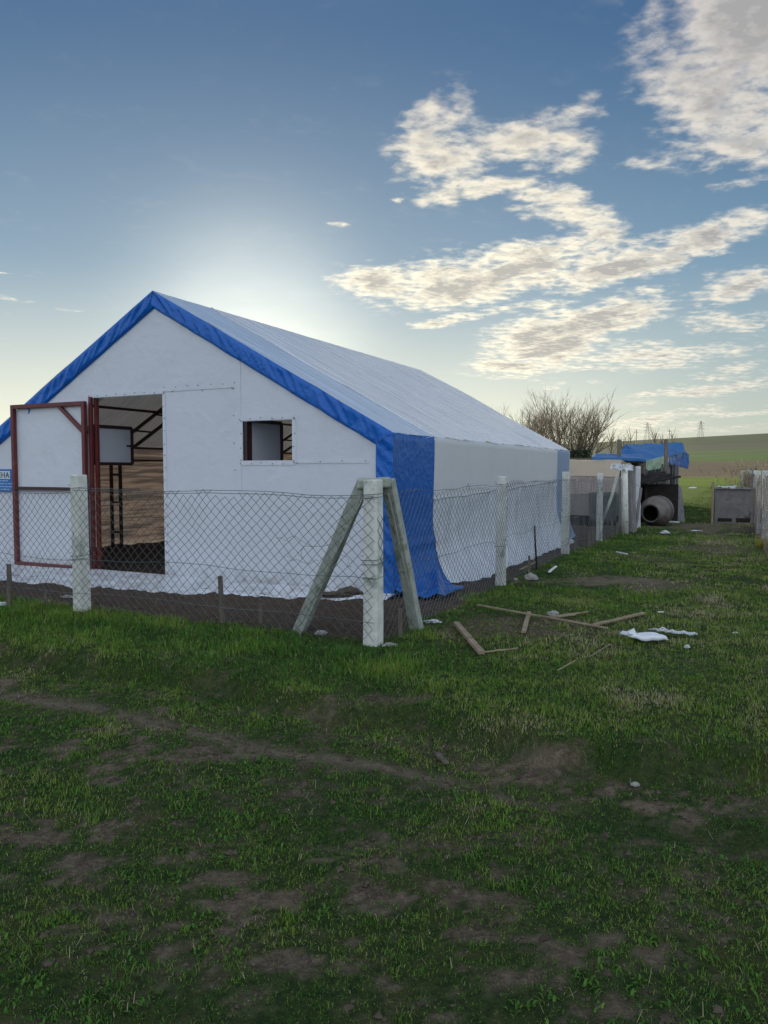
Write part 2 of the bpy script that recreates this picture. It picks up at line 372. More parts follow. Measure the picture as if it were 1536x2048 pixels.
M['evergreen'] = rough_mat('evergreen_leaf', (.025, .040, .018), (.04, .06, .025), 6, .7, .2, .3)
M['straw'] = rough_mat('dry_reed', (.50, .40, .22), (.40, .31, .17), 6, .8, .2, .2)
M['pylon'] = rough_mat('pylon_steel', (.20, .20, .19), (.16, .16, .15), 1, .6, .1, .4)
M['signblue'] = rough_mat('sign_blue', (.01, .13, .42), (.012, .145, .45), 3, .4, .05, .5)
M['signwhite'] = rough_mat('sign_white', (.66, .74, .78), (.60, .70, .74), 3, .4, .05, .5)
M['signtext'] = rough_mat('sign_lettering', (.03, .05, .12), (.04, .06, .10), 3, .5, .05, .3)
M['signlight'] = rough_mat('sign_small_print', (.35, .55, .80), (.40, .6, .85), 3, .5, .05, .3)
M['yellowgreen'] = rough_mat('dry_grass', (.34, .27, .05), (.26, .24, .05), 6, .8, .2, .2)

M['crumb'] = rough_mat('earth_crumb', (.12, .095, .07), (.07, .055, .042), 9, .95, .3, .1)
def ground_fn(t):
    p = geo(t); att = t.new('ShaderNodeAttribute', attribute_name='soil').outputs['Fac']
    n0 = t.noise(p, .35, 4, .6); n = t.noise(p, 3.0, 6, .65); n2 = t.noise(p, 24, 6, .7); n3 = t.noise(p, 90, 4, .6)
    e1 = t.mix(t.mapr(n, .35, .65), (.145, .110, .075), (.085, .063, .042))
    e1 = t.mix(t.mapr(n2, .42, .62), e1, (.18, .14, .098))
    e1 = t.mix(t.new('ShaderNodeAttribute', attribute_name='pale').outputs['Fac'], e1, t.mix(t.mapr(n2, .4, .62), (.20, .16, .115), (.13, .10, .07)))
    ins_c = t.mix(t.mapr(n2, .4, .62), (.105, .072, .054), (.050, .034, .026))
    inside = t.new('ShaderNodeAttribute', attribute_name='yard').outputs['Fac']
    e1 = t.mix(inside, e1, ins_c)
    g = t.mix(t.mapr(n2, .38, .62), (.016, .034, .008), (.038, .062, .015))
    g = t.mix(t.mapr(n, .45, .7), g, (.055, .060, .020))
    near = t.mix(att, g, e1)
    sp = t.new('ShaderNodeSeparateXYZ', {0: p})
    # far fields: strips by distance, bent a little sideways; sunlit near band is painted brighter
    bend = t.noise(t.scalev(p, (.006, .006, 0)), 1.0, 3)
    dd = t.math('ADD', sp.outputs[1], t.math('MULTIPLY', t.math('SUBTRACT', bend, .5), 60.))
    dd = t.math('ADD', dd, t.math('MULTIPLY', sp.outputs[0], .12))
    lg = t.math('DIVIDE', t.math('LOGARITHM', t.math('MAXIMUM', dd, 1.0), 10.0), 3.2)
    L10 = lambda v: math.log10(v) / 3.2
    fc = t.ramp(lg, [(L10(30), (.075, .115, .018)), (L10(75), (.16, .24, .02)), (L10(86), (.17, .22, .03)), (L10(92), (.165, .125, .085)),
                     (L10(175), (.15, .12, .075)), (L10(200), (.14, .14, .06)), (L10(235), (.10, .19, .04)), (L10(290), (.12, .18, .06)), (L10(330), (.09, .17, .04)),
                     (L10(385), (.13, .17, .08)), (L10(430), (.105, .155, .06)), (L10(460), (.125, .135, .09)), (L10(600), (.115, .13, .085)), (L10(640), (.115, .145, .075))])
    fn_ = t.noise(t.scalev(p, (.03, .22, .2)), 1.0, 6, .7)
    fc = t.mix(.6, fc, t.mix(t.mapr(fn_, .3, .7), (.55, .55, .5), (1.25, 1.2, 1.1)), 'MULTIPLY')
    fc = t.mix(t.mapr(n, .3, .7, 0, .5), fc, t.mix(.5, fc, (.10, .09, .05)))
    c = t.mix(t.mapr(dd, 26.0, 36.0), near, fc)
    h = t.math('ADD', t.math('MULTIPLY', n2, 1.0), t.math('ADD', t.math('MULTIPLY', n3, .35), t.math('MULTIPLY', n, 1.5)))
    return pbsdf(t, c, .95, nrm=bump(t, h, .9, .035), spec=.15)
M['ground'] = mat('ground_soil_and_turf', ground_fn)

def blade_fn(t):
    att = t.new('ShaderNodeAttribute', attribute_name='tint').outputs['Fac']
    c = t.ramp(att, [(0, (.036, .108, .016)), (.35, (.085, .200, .026)), (.62, (.175, .285, .034)), (.80, (.23, .27, .05)), (.90, (.28, .25, .12)), (1, (.42, .36, .24))])
    a = pbsdf(t, c, .6, spec=.18)
    b = t.new('ShaderNodeBsdfTranslucent', {'Color': t.mix(.5, c, (.14, .20, .02))}).outputs[0]
    return t.new('ShaderNodeMixShader', {0: .28, 1: a, 2: b}).outputs[0]
M['blade'] = mat('grass_blade', blade_fn)
M['weedleaf'] = mat('weed_leaf', blade_fn)

# ------------------------------------------------------------------ ground sheet
def axis(fine0, fine1, step, out0, out1, g=1.13):
    a = list(np.arange(fine0, fine1, step)); s = step; v = a[-1]
    while v < out1: s *= g; v += s; a.append(v)
    s = step; v = a[0]; b = []
    while v > out0: s *= g; v -= s; b.append(v)
    return np.array(b[::-1] + a)
def build_ground():
    xs = axis(-4.2, 5.6, .04, -3000, 3500, 1.07); ys = axis(1.6, 11.5, .04, -600, 5000, 1.035)
    X, Y = np.meshgrid(xs, ys); Z = height(X, Y); so_ = soil(X, Y)
    # clods in the yard and on bare earth
    Z = Z + so_ * (fbm(X * 14, Y * 14, 3, 77) - .5) * .03
    lx, ly = loc(X, Y)
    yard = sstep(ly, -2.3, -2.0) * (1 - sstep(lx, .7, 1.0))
    Z = Z + yard * (fbm(X * 6, Y * 6, 3, 78) - .45) * .07
    nv = X.size; nx = len(xs); ny = len(ys)
    co = np.stack([X.ravel(), Y.ravel(), Z.ravel()], 1).astype(np.float32)
    i, j = np.meshgrid(np.arange(nx - 1), np.arange(ny - 1)); a = (j * nx + i).ravel()
    quads = np.stack([a, a + 1, a + nx + 1, a + nx], 1).astype(np.int32)
    me = bpy.data.meshes.new('ground'); me.vertices.add(nv); me.vertices.foreach_set('co', co.ravel())
    me.loops.add(quads.size); me.loops.foreach_set('vertex_index', quads.ravel())
    me.polygons.add(len(quads)); me.polygons.foreach_set('loop_start', np.arange(0, quads.size, 4, dtype=np.int32))
    me.polygons.foreach_set('use_smooth', np.ones(len(quads), bool))
    me.update(calc_edges=True); me.materials.append(M['ground'])
    pale = np.exp(-((ly + 4.42 + (fbm(X * 1.1, Y * 1.5, 4, 21) - .5) * .18) / .11) ** 2) * (1 - sstep(lx, 2.6, 3.8)) + np.exp(-((X - 3.2) / 1.6) ** 2 - ((Y - 10.6) / .6) ** 2) + np.exp(-((X - 9) / 2.4) ** 2 - ((Y - 20.2) / 3.) ** 2)
    for nm, ar in (('soil', so_), ('yard', yard), ('pale', np.clip(pale, 0, 1))):
        at = me.attributes.new(nm, 'FLOAT', 'POINT'); at.data.foreach_set('value', ar.ravel().astype(np.float32))
    o = bpy.data.objects.new('ground', me); S.collection.objects.link(o); tag(o, 'rough turf and bare brown earth running out to low farmed hills', 'ground', kind='structure')
build_ground()

def build_blades(name, rng, pts, hgt, wid, lean, tint, material, label, cat):
    """each row a curved blade of 5 vertices, one quad and one triangle"""
    n = len(pts); az = rng.uniform(0, 2 * pi, n); dx = np.cos(az); dy = np.sin(az)
    sx = -dy * wid / 2; sy = dx * wid / 2
    l1 = hgt * lean * .35; l2 = hgt * lean
    z1 = hgt * .55 * np.sqrt(np.clip(1 - (lean * .35) ** 2, .1, 1)); z2 = hgt * np.sqrt(np.clip(1.15 - lean ** 2, .04, 1))
    P = np.zeros((n, 5, 3), np.float32)
    x, y, z = pts[:, 0], pts[:, 1], pts[:, 2] - .004
    P[:, 0] = np.stack([x - sx, y - sy, z], 1); P[:, 1] = np.stack([x + sx, y + sy, z], 1)
    P[:, 2] = np.stack([x + dx * l1 + sx * .8, y + dy * l1 + sy * .8, z + z1], 1); P[:, 3] = np.stack([x + dx * l1 - sx * .8, y + dy * l1 - sy * .8, z + z1], 1)
    P[:, 4] = np.stack([x + dx * l2, y + dy * l2, z + z2], 1)
    b = (np.arange(n) * 5)[:, None]
    loops = np.concatenate([b + np.array([[0, 1, 2, 3]]), b + np.array([[3, 2, 4]])], 1).astype(np.int32)
    starts = ((np.arange(n) * 7)[:, None] + np.array([[0, 4]])).astype(np.int32).ravel()
    me = bpy.data.meshes.new(name); me.vertices.add(n * 5); me.vertices.foreach_set('co', P.ravel())
    me.loops.add(n * 7); me.loops.foreach_set('vertex_index', loops.ravel())
    me.polygons.add(n * 2); me.polygons.foreach_set('loop_start', starts)
    me.update(calc_edges=True); me.materials.append(material)
    at = me.attributes.new('tint', 'FLOAT', 'POINT'); at.data.foreach_set('value', np.repeat(tint, 5).astype(np.float32))
    o = bpy.data.objects.new(name, me); S.collection.objects.link(o); tag(o, label, cat, kind='stuff'); return o

def sample_ring(rng, y0, y1, dens, spread, clump):
    w = lambda y: .56 * y + 1.0
    area = (y1 - y0) * 2 * w((y0 + y1) / 2)
    nt = int(area * dens / clump)
    y = rng.uniform(y0, y1, nt); x = rng.uniform(-1, 1, nt) * w(y1)
    k = np.abs(x) < w(y); x = x[k]; y = y[k]
    x = np.repeat(x, clump) + rng.normal(0, spread, len(x) * clump); y = np.repeat(y, clump) + rng.normal(0, spread, len(y) * clump)
    return x, y
def build_grass():
    rng = np.random.default_rng(11)
    allp = []
    for (y0, y1, dens, spread, clump, hs, ws) in ((1.5, 3.6, 13000, .010, 5, 1., .0028), (3.6, 6.2, 8000, .013, 5, 1.05, .0038), (6.2, 10, 4200, .018, 5, 1.1, .0052),
                                                 (10, 18, 1500, .03, 5, 1.15, .009), (18, 36, 420, .05, 5, 1.2, .016), (36, 60, 90, .1, 5, 1.4, .03)):
        x, y = sample_ring(rng, y0, y1, dens, spread, clump)
        s = soil(x, y); keep = rng.random(len(x)) > np.clip(s * 1.1, 0, .94)
        lx, ly = loc(x, y)
        keep &= ~((lx > -8) & (lx < .55) & (ly > -.4) & (ly < 9.6)); keep &= ~((ly > -1.9) & (lx < .6) & (ly < 11) & (rng.random(len(x)) > .02))
        x, y, s, lx, ly = x[keep], y[keep], s[keep], lx[keep], ly[keep]
        patch = fbm(x * 1.7, y * 1.7, 3, 50); p2 = fbm(x * 5.5, y * 5.5, 2, 60)
        strip = np.exp(-((ly + 2.85) / .5) ** 2) * (lx < 1.6); bank = sstep(ly, -4.1, -3.6)
        h = (.010 + .013 * rng.random(len(x)) ** 1.5) * (.55 + .9 * patch) * (1 + .9 * sstep(p2, .55, .8)) * (1 + 1.5 * strip + .6 * bank) * hs
        h *= (1 - .4 * s) * rng.uniform(.7, 1.35, len(x))
        lean = np.clip(rng.normal(.62, .2, len(x)) - .1 * strip, .1, 1.0)
        tint = np.clip(.28 + (patch - .5) * 1.1 + rng.normal(0, .19, len(x)) + .25 * s, 0, .8)
        tint += .32 * sstep(lx, 1.2, 3.4) * sstep(ly, -4.6, -3.4) + .22 * sstep(fbm(x * 2.3, y * 3.2, 3, 120), .50, .68) * (1 - .8 * strip)  # first term yellows the lane blades to paint in low sunlight
        tint -= .06 * strip
        dry = rng.random(len(x)) < (.07 + .16 * s); tint = np.where(dry, rng.uniform(.8, 1, len(x)), tint)
        lean = np.where(dry, 1.02, lean)
        allp.append((x, y, h, ws * rng.uniform(.7, 1.3, len(x)), lean, np.clip(tint, 0, 1)))
    x, y, h, w, l, ti = [np.concatenate([a[i] for a in allp]) for i in range(6)]
    build_blades('grass', rng, np.stack([x, y, height(x, y)], 1), h, w, l, ti, M['blade'], 'short green turf blades growing between the bare earth patches', 'grass')
    # flat broad leaves of clover and plantain
    x, y = sample_ring(rng, 1.5, 5.2, 700, .02, 6)
    p = fbm(x * 1.3, y * 1.3, 3, 90); k = (p > .52) & (soil(x, y) < .8); x, y = x[k], y[k]; n = len(x)
    build_blades('weeds', rng, np.stack([x, y, height(x, y) + .004], 1), rng.uniform(.012, .03, n), rng.uniform(.007, .013, n), rng.uniform(.85, 1.03, n),
                 np.clip(rng.normal(.22, .12, n), 0, .8), M['weedleaf'], 'broad flat weed leaves lying low among the turf', 'weeds')
    # crumbs of earth on the bare places
    x, y = sample_ring(rng, 1.5, 9, 1500, .03, 3); k = soil(x, y) > .3; x, y = x[k], y[k]; n = len(x); sz = rng.uniform(.003, .011, n) * (1 + 1.2 * (rng.random(n) < .08))
    V = np.array([[1, 0, 0], [-.5, .8, .1], [-.6, -.7, 0], [.1, .1, .9], [.2, -.9, .3]]); Fc = np.array([[0, 1, 3], [1, 2, 3], [2, 4, 3], [4, 0, 3]])
    az = rng.uniform(0, 6.28, n); P = np.zeros((n, 5, 3), np.float32)
    for i in range(5):
        P[:, i, 0] = x + sz * (V[i, 0] * np.cos(az) - V[i, 1] * np.sin(az)); P[:, i, 1] = y + sz * (V[i, 0] * np.sin(az) + V[i, 1] * np.cos(az)); P[:, i, 2] = V[i, 2] * sz
    P[:, :, 2] += height(x, y)[:, None] + .001
    me = bpy.data.meshes.new('soil_crumbs'); me.vertices.add(n * 5); me.vertices.foreach_set('co', P.ravel())
    lp = ((np.arange(n) * 5)[:, None] + Fc.ravel()[None]).astype(np.int32).ravel(); me.loops.add(len(lp)); me.loops.foreach_set('vertex_index', lp)
    me.polygons.add(n * 4); me.polygons.foreach_set('loop_start', np.arange(0, len(lp), 3, dtype=np.int32)); me.update(calc_edges=True); me.materials.append(M['crumb'])
    o = bpy.data.objects.new('soil_crumbs', me); S.collection.objects.link(o); tag(o, 'loose crumbs and clods of brown earth on the bare patches', 'soil', kind='stuff')
    # straw litter lying flat
    x, y = sample_ring(rng, 1.5, 9, 45, .05, 2); n = len(x)
    build_blades('dead_straw', rng, np.stack([x, y, height(x, y) + .012], 1), rng.uniform(.03, .08, n), rng.uniform(.002, .003, n), np.full(n, 1.05), rng.uniform(.85, 1, n),
                 M['blade'], 'pale dead stalks scattered on the turf', 'straw')
build_grass()
#@@BARN
# ------------------------------------------------------------------ the tarpaulin barn
BW, BL, EV, RZ = 7.64, 9.5, 2.05, 4.15
RX = -BW / 2
def roofz(x): return EV + (RZ - EV) * (1 - abs(x - RX) / (BW / 2))
def nz(x, y, z, s=1.0): return mnoise.noise(Vector((x * s, y * s, z * s)))
barn = empty('tarpaulin_barn', (C0[0], C0[1], 0), -A, label='long white tarpaulin barn with blue trim, open red framed door and gabled roof', cat='barn')

def build_barn():
    # front and rear gable walls with openings
    DOOR = (-5.11, -3.70, .04, 2.68); WIN = (-2.28, -1.49, 1.72, 2.25); WIN2 = (-5.98, -5.21, 1.72, 2.25)
    def gable(y, holes, rz=0.0):
        b = MB(); xs = sorted({-BW, 0., RX} | {h[0] for h in holes} | {h[1] for h in holes} | set(np.linspace(-BW, 0, 17)))
        for x0, x1 in zip(xs[:-1], xs[1:]):
            xm = (x0 + x1) / 2; segs = [(-.02, None)]
            for h in holes:
                if h[0] < xm < h[1]: segs = [(-.02, h[2]), (h[3], None)]
            for z0, z1 in segs:
                ta, tb = (roofz(x0) - .02, roofz(x1) - .02) if z1 is None else (z1, z1)
                n = 6; vs = []
                for k in range(n + 1):
                    t = k / n
                    vs += [(x0, y, z0 + (ta - z0) * t), (x1, y, z0 + (tb - z0) * t)]
                b.add(vs, [(2 * k, 2 * k + 1, 2 * k + 3, 2 * k + 2) for k in range(n)])
        return b
    b = gable(0, [DOOR, WIN, WIN2])
    def strip(x0, z0, x1, z1, w=.05, y=-.004):            # welted seam, a doubled strip of tarp
        b.beam((x0, y, z0), (x1, y, z1), .006, w, up=(0, 1, 0) if False else (0, 0, 1) if abs(x1 - x0) > abs(z1 - z0) else (1, 0, 0), m=0)
    def rivets(x0, z0, x1, z1, step=.17):
        n = max(1, int(math.hypot(x1 - x0, z1 - z0) / step))
        for k in range(n + 1):
            t = k / n; x = x0 + (x1 - x0) * t + random.uniform(-.012, .012); z = z0 + (z1 - z0) * t + random.uniform(-.012, .012)
            b.lathe([(0, 0), (0, .008), (.005, .007), (.007, .0)], (x, -.009, z), (0, -1, 0), 7, 1)
    e = .035
    for (x0, x1, z0, z1) in (DOOR, WIN):
        for q in ((x0 - e, z1 + e, x1 + e, z1 + e), (x0 - e, z0 - e, x1 + e, z0 - e), (x0 - e, z0, x0 - e, z1), (x1 + e, z0, x1 + e, z1)):
            strip(*q, w=.055); rivets(*q)
    strip(-3.66, 2.735, -2.40, 2.735, .045); rivets(-3.66, 2.77, -2.40, 2.77, .2); rivets(-3.5, 2.70, -2.45, 2.70, .35)
    strip(-2.36, .0, -2.36, 3.30, .10, -.003); strip(-1.45, 1.70, -.36, 1.70, .04); rivets(-1.4, 1.70, -.40, 1.70, .28); rivets(-2.42, 1.6, -2.42, 2.7, .3)
    strip(-5.18, 2.735, -5.12, 2.735, .04)
    b.build('front_wall', [M['white'], M['rivet']], barn)
    gable(BL, []).build('rear_wall', M['white'], barn)
    # roof: two slopes, sagging between the hoops, lightly wrinkled; end band of blue paled for sheen, white field
    def roof_pt(side, t, y):
        x = RX + side * (BW / 2) * t; z = RZ - (RZ - EV) * t
        ph = (y % 1.583) / 1.583; sag = -.010 * sin(pi * ph) * (sin(pi * min(t, 1)) * .8 + .2)
        kk = min(1, t * 5 + .12)
        z += sag + kk * .014 * nz(x, y * .7, side * 3, 2.2) + kk * .034 * nz(x * .22 + y * .15, y * 1.25, side, 3) + kk * .008 * nz(x * .4, y * 3.2, side + 5, 3)
        z -= .03 * max(0, 1 - t / .03) * 0
        if t > .985: z -= .01
        return (x, y, z)
    for side in (-1, 1):
        b1 = MB(); b1.grid(lambda u, v: roof_pt(side, u, -.03 + 1.29 * v), 60, 55, flip=side < 0)
        b1.build('roof_end_band', M['bluesheen'], barn)
        b2 = MB(); b2.grid(lambda u, v: roof_pt(side, u, 1.26 + (BL + .05 - 1.26) * v), 60, 330, flip=side < 0)
        # welts where the sheet lies over the end band and over the hoops
        for yy in (1.26,):
            b2.tube([Vector(roof_pt(side, t / 20, yy)) + Vector((0, 0, .008)) for t in range(21)], .009, 5)
        b2.build('roof_cover', M['roof'], barn)
    # side walls with their loose flared foot
    prof = [(0, EV), (.015, EV - .05), (.012, 1.7), (0, 1.3), (-.01, .95), (.005, .7), (.04, .5), (.12, .32), (.24, .17), (.36, .07), (.45, .025)]
    zz = [q[1] for q in prof][::-1]; xx = [q[0] for q in prof][::-1]
    def wall_pt(side, s, y, flare=1.0):
        # s 0..1 down the profile
        k = s * (len(prof) - 1); i = min(int(k), len(prof) - 2); f = k - i
        x = prof[i][0] * (1 - f) + prof[i + 1][0] * f; z = prof[i][1] * (1 - f) + prof[i + 1][1] * f
        fl = float(sstep(y, -.12, .35)) * flare * (float(.42 + .58 * sstep(y, 1.0, 1.9)) if side > 0 else 1)
        low = max(0, (.75 - z) / .75)
        x = x * (fl if z < .6 else 1) + low * (.05 * nz(y, z, side, 2.2) + .03 * nz(y * 3, z * 2, side, 2)) * fl
        if side > 0 and y < 1.4: x += low * fl * (.07 * nz(y * 2.6, z * .8, 9, 1.6) + .035 * abs(nz(y * 7, z * 2, 4)) )
        z = z + low * .02 * nz(y * 2, 1, 4, 2.5)
        x += .012 * sin(pi * ((y % 1.583) / 1.583)) * (-1) * (1 - low)
        if side > 0: w = wor(x, y)
        else: w = wor(-BW - x, y)
        g = hz(w.x, w.y) * float(low > .5) * low
        if side > 0: return (x, y, max(z + g, z * .5))
        return (-BW - x, y, z + g)
    def span(side, y0, y1, nm, mt, nv, fl=1.0):
        b = MB()
        def wp(u, v):
            p = wall_pt(side, v, y0 + (y1 - y0) * u, fl)
            if nm == 'side_wall' and side < 0: return (p[0] + .026 * nz(p[2] * 11, p[1] * .6, 3) + .014 * nz(p[2] * 26, p[1] * 1.1, 8) + .006 * nz(p[2] * 5, p[1] * 5, 1), p[1], p[2])
            if nm == 'side_wall': 
                k = 1 if p[2] < 1.16 + .022 * p[1] else 0
                return (p[0] + k * (.004 + .020 * nz(p[1] * 2.0, p[2] * 1.2, 4) + .012 * nz(p[1] * 5, p[2] * 2.5, 6) + .005 * nz(p[1] * 13, p[2] * 6, 6)), p[1], p[2])
            return p
        b.grid(wp, nv, 150 if side < 0 and nm == 'side_wall' else 60, flip=side > 0)
        if side > 0 and nm == 'side_wall':
            for i_, f_ in enumerate(b.f):
                c_ = b.v[f_[0]]
                if c_[2] < 1.16 + .022 * c_[1]: b.m[i_] = 1
        if side > 0 and nm == 'side_wall':
            b.tube([Vector(wall_pt(1, .0, y0)) * 0 + Vector((.015 - .012 * sin(pi * ((y0 + (y1 - y0) * k / 30) % 1.583) / 1.583), y0 + (y1 - y0) * k / 30, 1.16 + .022 * (y0 + (y1 - y0) * k / 30) + .02 * nz(k, 0, 0, .3))) for k in range(31)], .010, 5)
        return b.build(nm, [mt, M['side2']] if nm == 'side_wall' and side > 0 else mt, barn)
    span(1, -.03, 1.26, 'end_band', M['blue'], 60, 1)
    span(1, 1.26, 8.35, 'side_wall', M['side'], 330)
    span(1, 8.35, BL + .05, 'end_band', M['bluegrey'], 24, .45)
    span(-1, -.03, 1.26, 'end_band', M['blue'], 20, .5)
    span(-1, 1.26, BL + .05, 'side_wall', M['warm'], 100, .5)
    # blue tarp corner lying on the soil in folds
    b = MB()
    def flap(u, v):
        y = -.12 + 1.15 * u; x = .02 + (.60 - .15 * abs(u - .5)) * v + .05 * nz(u * 3, v * 3, 5)
        w = wor(x, y); z = hz(w.x, w.y) + .035 + .16 * (1 - v) ** 2 * (.4 + u) + .06 * abs(nz(u * 4, v * 5, 2)) + .07 * max(0, 1 - abs(u * .8 + v - 1.05) * 6)
        return (x, y, z)
    b.grid(flap, 36, 26); b.build('tarp_fold', M['blue'], barn, thick=.004)
    # gathered blue trim round the gable and down the corner
    path = [(0, .0), (0, EV), (RX, RZ), (-BW, EV), (-BW, 0)]; inner = [(-.255, .0), (-.255, 1.905), (RX, 3.905), (-BW + .255, 1.905), (-BW + .255, 0)]
    b = MB(); base = 0
    for i in range(4):
        L = math.hypot(path[i + 1][0] - path[i][0], path[i + 1][1] - path[i][1]); n = int(L / .025)
        def fp(u, v, i=i, L=L):
            ox = path[i][0] * (1 - u) + path[i + 1][0] * u; oz = path[i][1] * (1 - u) + path[i + 1][1] * u
            ix = inner[i][0] * (1 - u) + inner[i + 1][0] * u; iz = inner[i][1] * (1 - u) + inner[i + 1][1] * u
            s = u * L; x = ox * (1 - v) + ix * v; z = oz * (1 - v) + iz * v
            g = s * 8 + (v - .5) * 3.2 * (1 if i in (1, 3) else -1)
            k = min(1, min(v, 1 - v) * 6)
            y = -.035 - k * (.034 * nz(g, i * 7, v * .8, 1.0) + .016 * nz(g * 2.3, i * 5, v * 1.5, 1.0) + .012)
            x += .006 * nz(s, v, i, 3) * (1 if v > .9 else 0); z += .008 * nz(s, i, 2, 2.5) * (1 if v > .9 else 0)
            if v > .999: y = -.006
            return (x, y, z)
        b.grid(fp, n, 12, flip=True)
    b.build('gable_trim', M['bluefold'], barn)
    # skirt spread over the soil in front
    b = MB(); edge = [(-8.0, 1.35), (-5.6, 1.22), (-4.1, 1.02), (-2.76, .98), (-1.8, .66), (-1.1, .44), (-.2, .38), (.02, .25)]
    def sk(u, v):
        x = -8.0 + 8.02 * u; d = float(np.interp(x, [e_[0] for e_ in edge], [e_[1] for e_ in edge])) + .05 * nz(x * 2, 0, 0)
        y = -.012 - d * v ** 1.1; w = wor(x, y); g = hz(w.x, w.y) + .02
        z = g + (.075 - g) * (1 - v) ** 2.0 + .035 * abs(nz(x * 1.3, v * 3.5, 1)) * sin(pi * v) + .02 * nz(x * .8, v * 9, 2) * sin(pi * v)
        if v > .97: z -= .03
        return (x, y, z)
    b.grid(sk, 150, 20); b.build('ground_skirt', M['white'], barn)
    # steel inside: lattice portal frames, purlins
    for yf in (.07, 2.72, 5.3, 7.9, 9.4):
        b = MB(); w = .05
        for s in (-1, 1):
            ox = RX + s * (BW / 2 - .06); ix = RX + s * (BW / 2 - .30)
            b.beam((ox, yf, 0), (ox, yf, EV - .03), w, w)
            if yf < 2.0: 
                b.beam((ox, yf, EV - .05), (RX, yf, RZ - .06), w, w, up=(0, 1, 0)); continue
            b.beam((ix, yf, 0), (ix, yf, EV - .20), w, w)
            for z in (.35, .95, 1.5): b.beam((ox, yf, z), (ix, yf, z), .04, .04)
            a0, a1 = Vector((ox, yf, EV - .05)), Vector((RX, yf, RZ - .06)); c0, c1 = Vector((ix, yf, EV - .22)), Vector((RX, yf, RZ - .38))
            b.beam(a0, a1, w, w, up=(0, 1, 0)); b.beam(c0, c1, w, w, up=(0, 1, 0))
            for k in range(7):
                b.beam(a0.lerp(a1, (k + .2) / 7), c0.lerp(c1, (k + .75) / 7), .035, .035, up=(0, 1, 0))
        b.build('portal_frame', M['darksteel'], barn)
    for s in (-1, 1):
        for t in (.08, .36, .66, .97):
            x = RX + s * BW / 2 * t; z = RZ - (RZ - EV) * t - .07
            b = MB(); b.beam((x, .05, z), (x, BL - .05, z), .045, .045); b.build('purlin', M['darksteel'], barn)
    b = MB(); b.beam((-7.52, .1, 1.78), (-7.52, 9.4, 1.80), .04, .04); b.beam((-.1, .1, 1.78), (-.1, 9.4, 1.78), .04, .04); b.build('side_rail', M['darksteel'], barn)
    b = MB(); b.beam((-5.06, .05, 0), (-5.06, .05, 2.72), .05, .05); b.beam((-3.66, .05, 0), (-3.66, .05, 2.72), .05, .05); b.beam((-5.1, .05, 2.74), (-2.3, .05, 2.74), .05, .05)
    b.beam((-2.34, .05, 0), (-2.34, .05, 3.3), .05, .05); b.build('stud_frame', M['redsteel'], barn)
    # window flaps swung inwards
    for hx, tipx, op in ((-2.24, -2.25, WIN), (-5.20, -5.17, WIN2)):
        b = MB(); w = .05; z0, z1 = op[2] - .03, op[3] + .02; y0, y1 = .09, .86
        P = lambda t, z: (hx + (tipx - hx) * t, y0 + (y1 - y0) * t, z)
        b.beam(P(0, z0), P(1, z0), w, w); b.beam(P(0, z1), P(1, z1), w, w); b.beam(P(0, z0), P(0, z1), w, w, up=(0, 1, 0)); b.beam(P(1, z0), P(1, z1), w, w, up=(0, 1, 0))
        b.beam((op[0] + .03 if hx > -4 else op[1] - .02, .04, z0), (op[0] + .03 if hx > -4 else op[1] - .02, .04, z1), .05, .05, up=(0, 1, 0))
        if hx < -4: b.beam(P(.86, (z0 + z1) / 2), P(1.06, (z0 + z1) / 2), .03, .03)
        fr = b.build('window', M['darksteel'], barn)
        p = MB(); s = .012 if hx < -4 else .0
        p.beam(P(.03, (z0 + z1) / 2), P(.97, (z0 + z1) / 2), .012, z1 - z0 - .05); p.build('window_panel', M['white'], fr)
    # the outward opened door leaf, flat against the wall
    b = MB(); y = -.10; X0, X1, Z0, Z1 = -6.74, -5.16, .05, 2.63; w = .065
    b.beam((X0, y, Z0), (X0, y, Z1), w, w, up=(0, 1, 0)); b.beam((X1, y, Z0), (X1, y, Z1), w, w, up=(0, 1, 0))
    b.beam((X0 + w / 2, y - .002, Z1 - w / 2), (X1 - w / 2, y - .002, Z1 - w / 2), w, w); b.beam((X0 + w / 2, y - .002, Z0 + w / 2), (X1 - w / 2, y - .002, Z0 + w / 2), w, w)
    door = b.build('door', M['redsteel'], barn, bevel=.006)
    b = MB(); b.beam((X0 + w / 2, y, 1.30), (X1 - w / 2, y, 1.30), .05, .05); b.build('middle_rail', M['darksteel'], door)
    b = MB(); b.beam((-5.68, y + .003, Z1 - w), (X1 - w / 2, y + .003, 2.18), .055, .05, up=(0, 1, 0)); b.build('corner_brace', M['redsteel'], door)
    b = MB(); b.beam((X1 - .30, y + .003, Z0 + w), (X1 - w / 2, y + .003, Z0 + .30), .05, .05, up=(0, 1, 0)); b.build('corner_brace', M['redsteel'], door)
    b = MB(); b.grid(lambda u, v: (X0 + .02 + (X1 - X0 - .04) * u, y + .036 + .004 * nz(u * 3, v * 4, 0), Z0 + .02 + (Z1 - Z0 - .04) * v), 12, 20, flip=True); b.build('door_panel', M['white'], door)
    b = MB(); b.beam((-5.105, -.02, -.02), (-5.105, -.02, 2.70), .05, .05, up=(0, 1, 0), m=0)
    b.build('door_post', M['redsteel'], barn, bevel=.005)
    for z in (2.2, 1.3, .35):
        b = MB(); b.tube([(-5.135, -.07, z - .06), (-5.135, -.07, z + .06)], .018, 8); b.build('hinge', M['darksteel'], door)
build_barn()

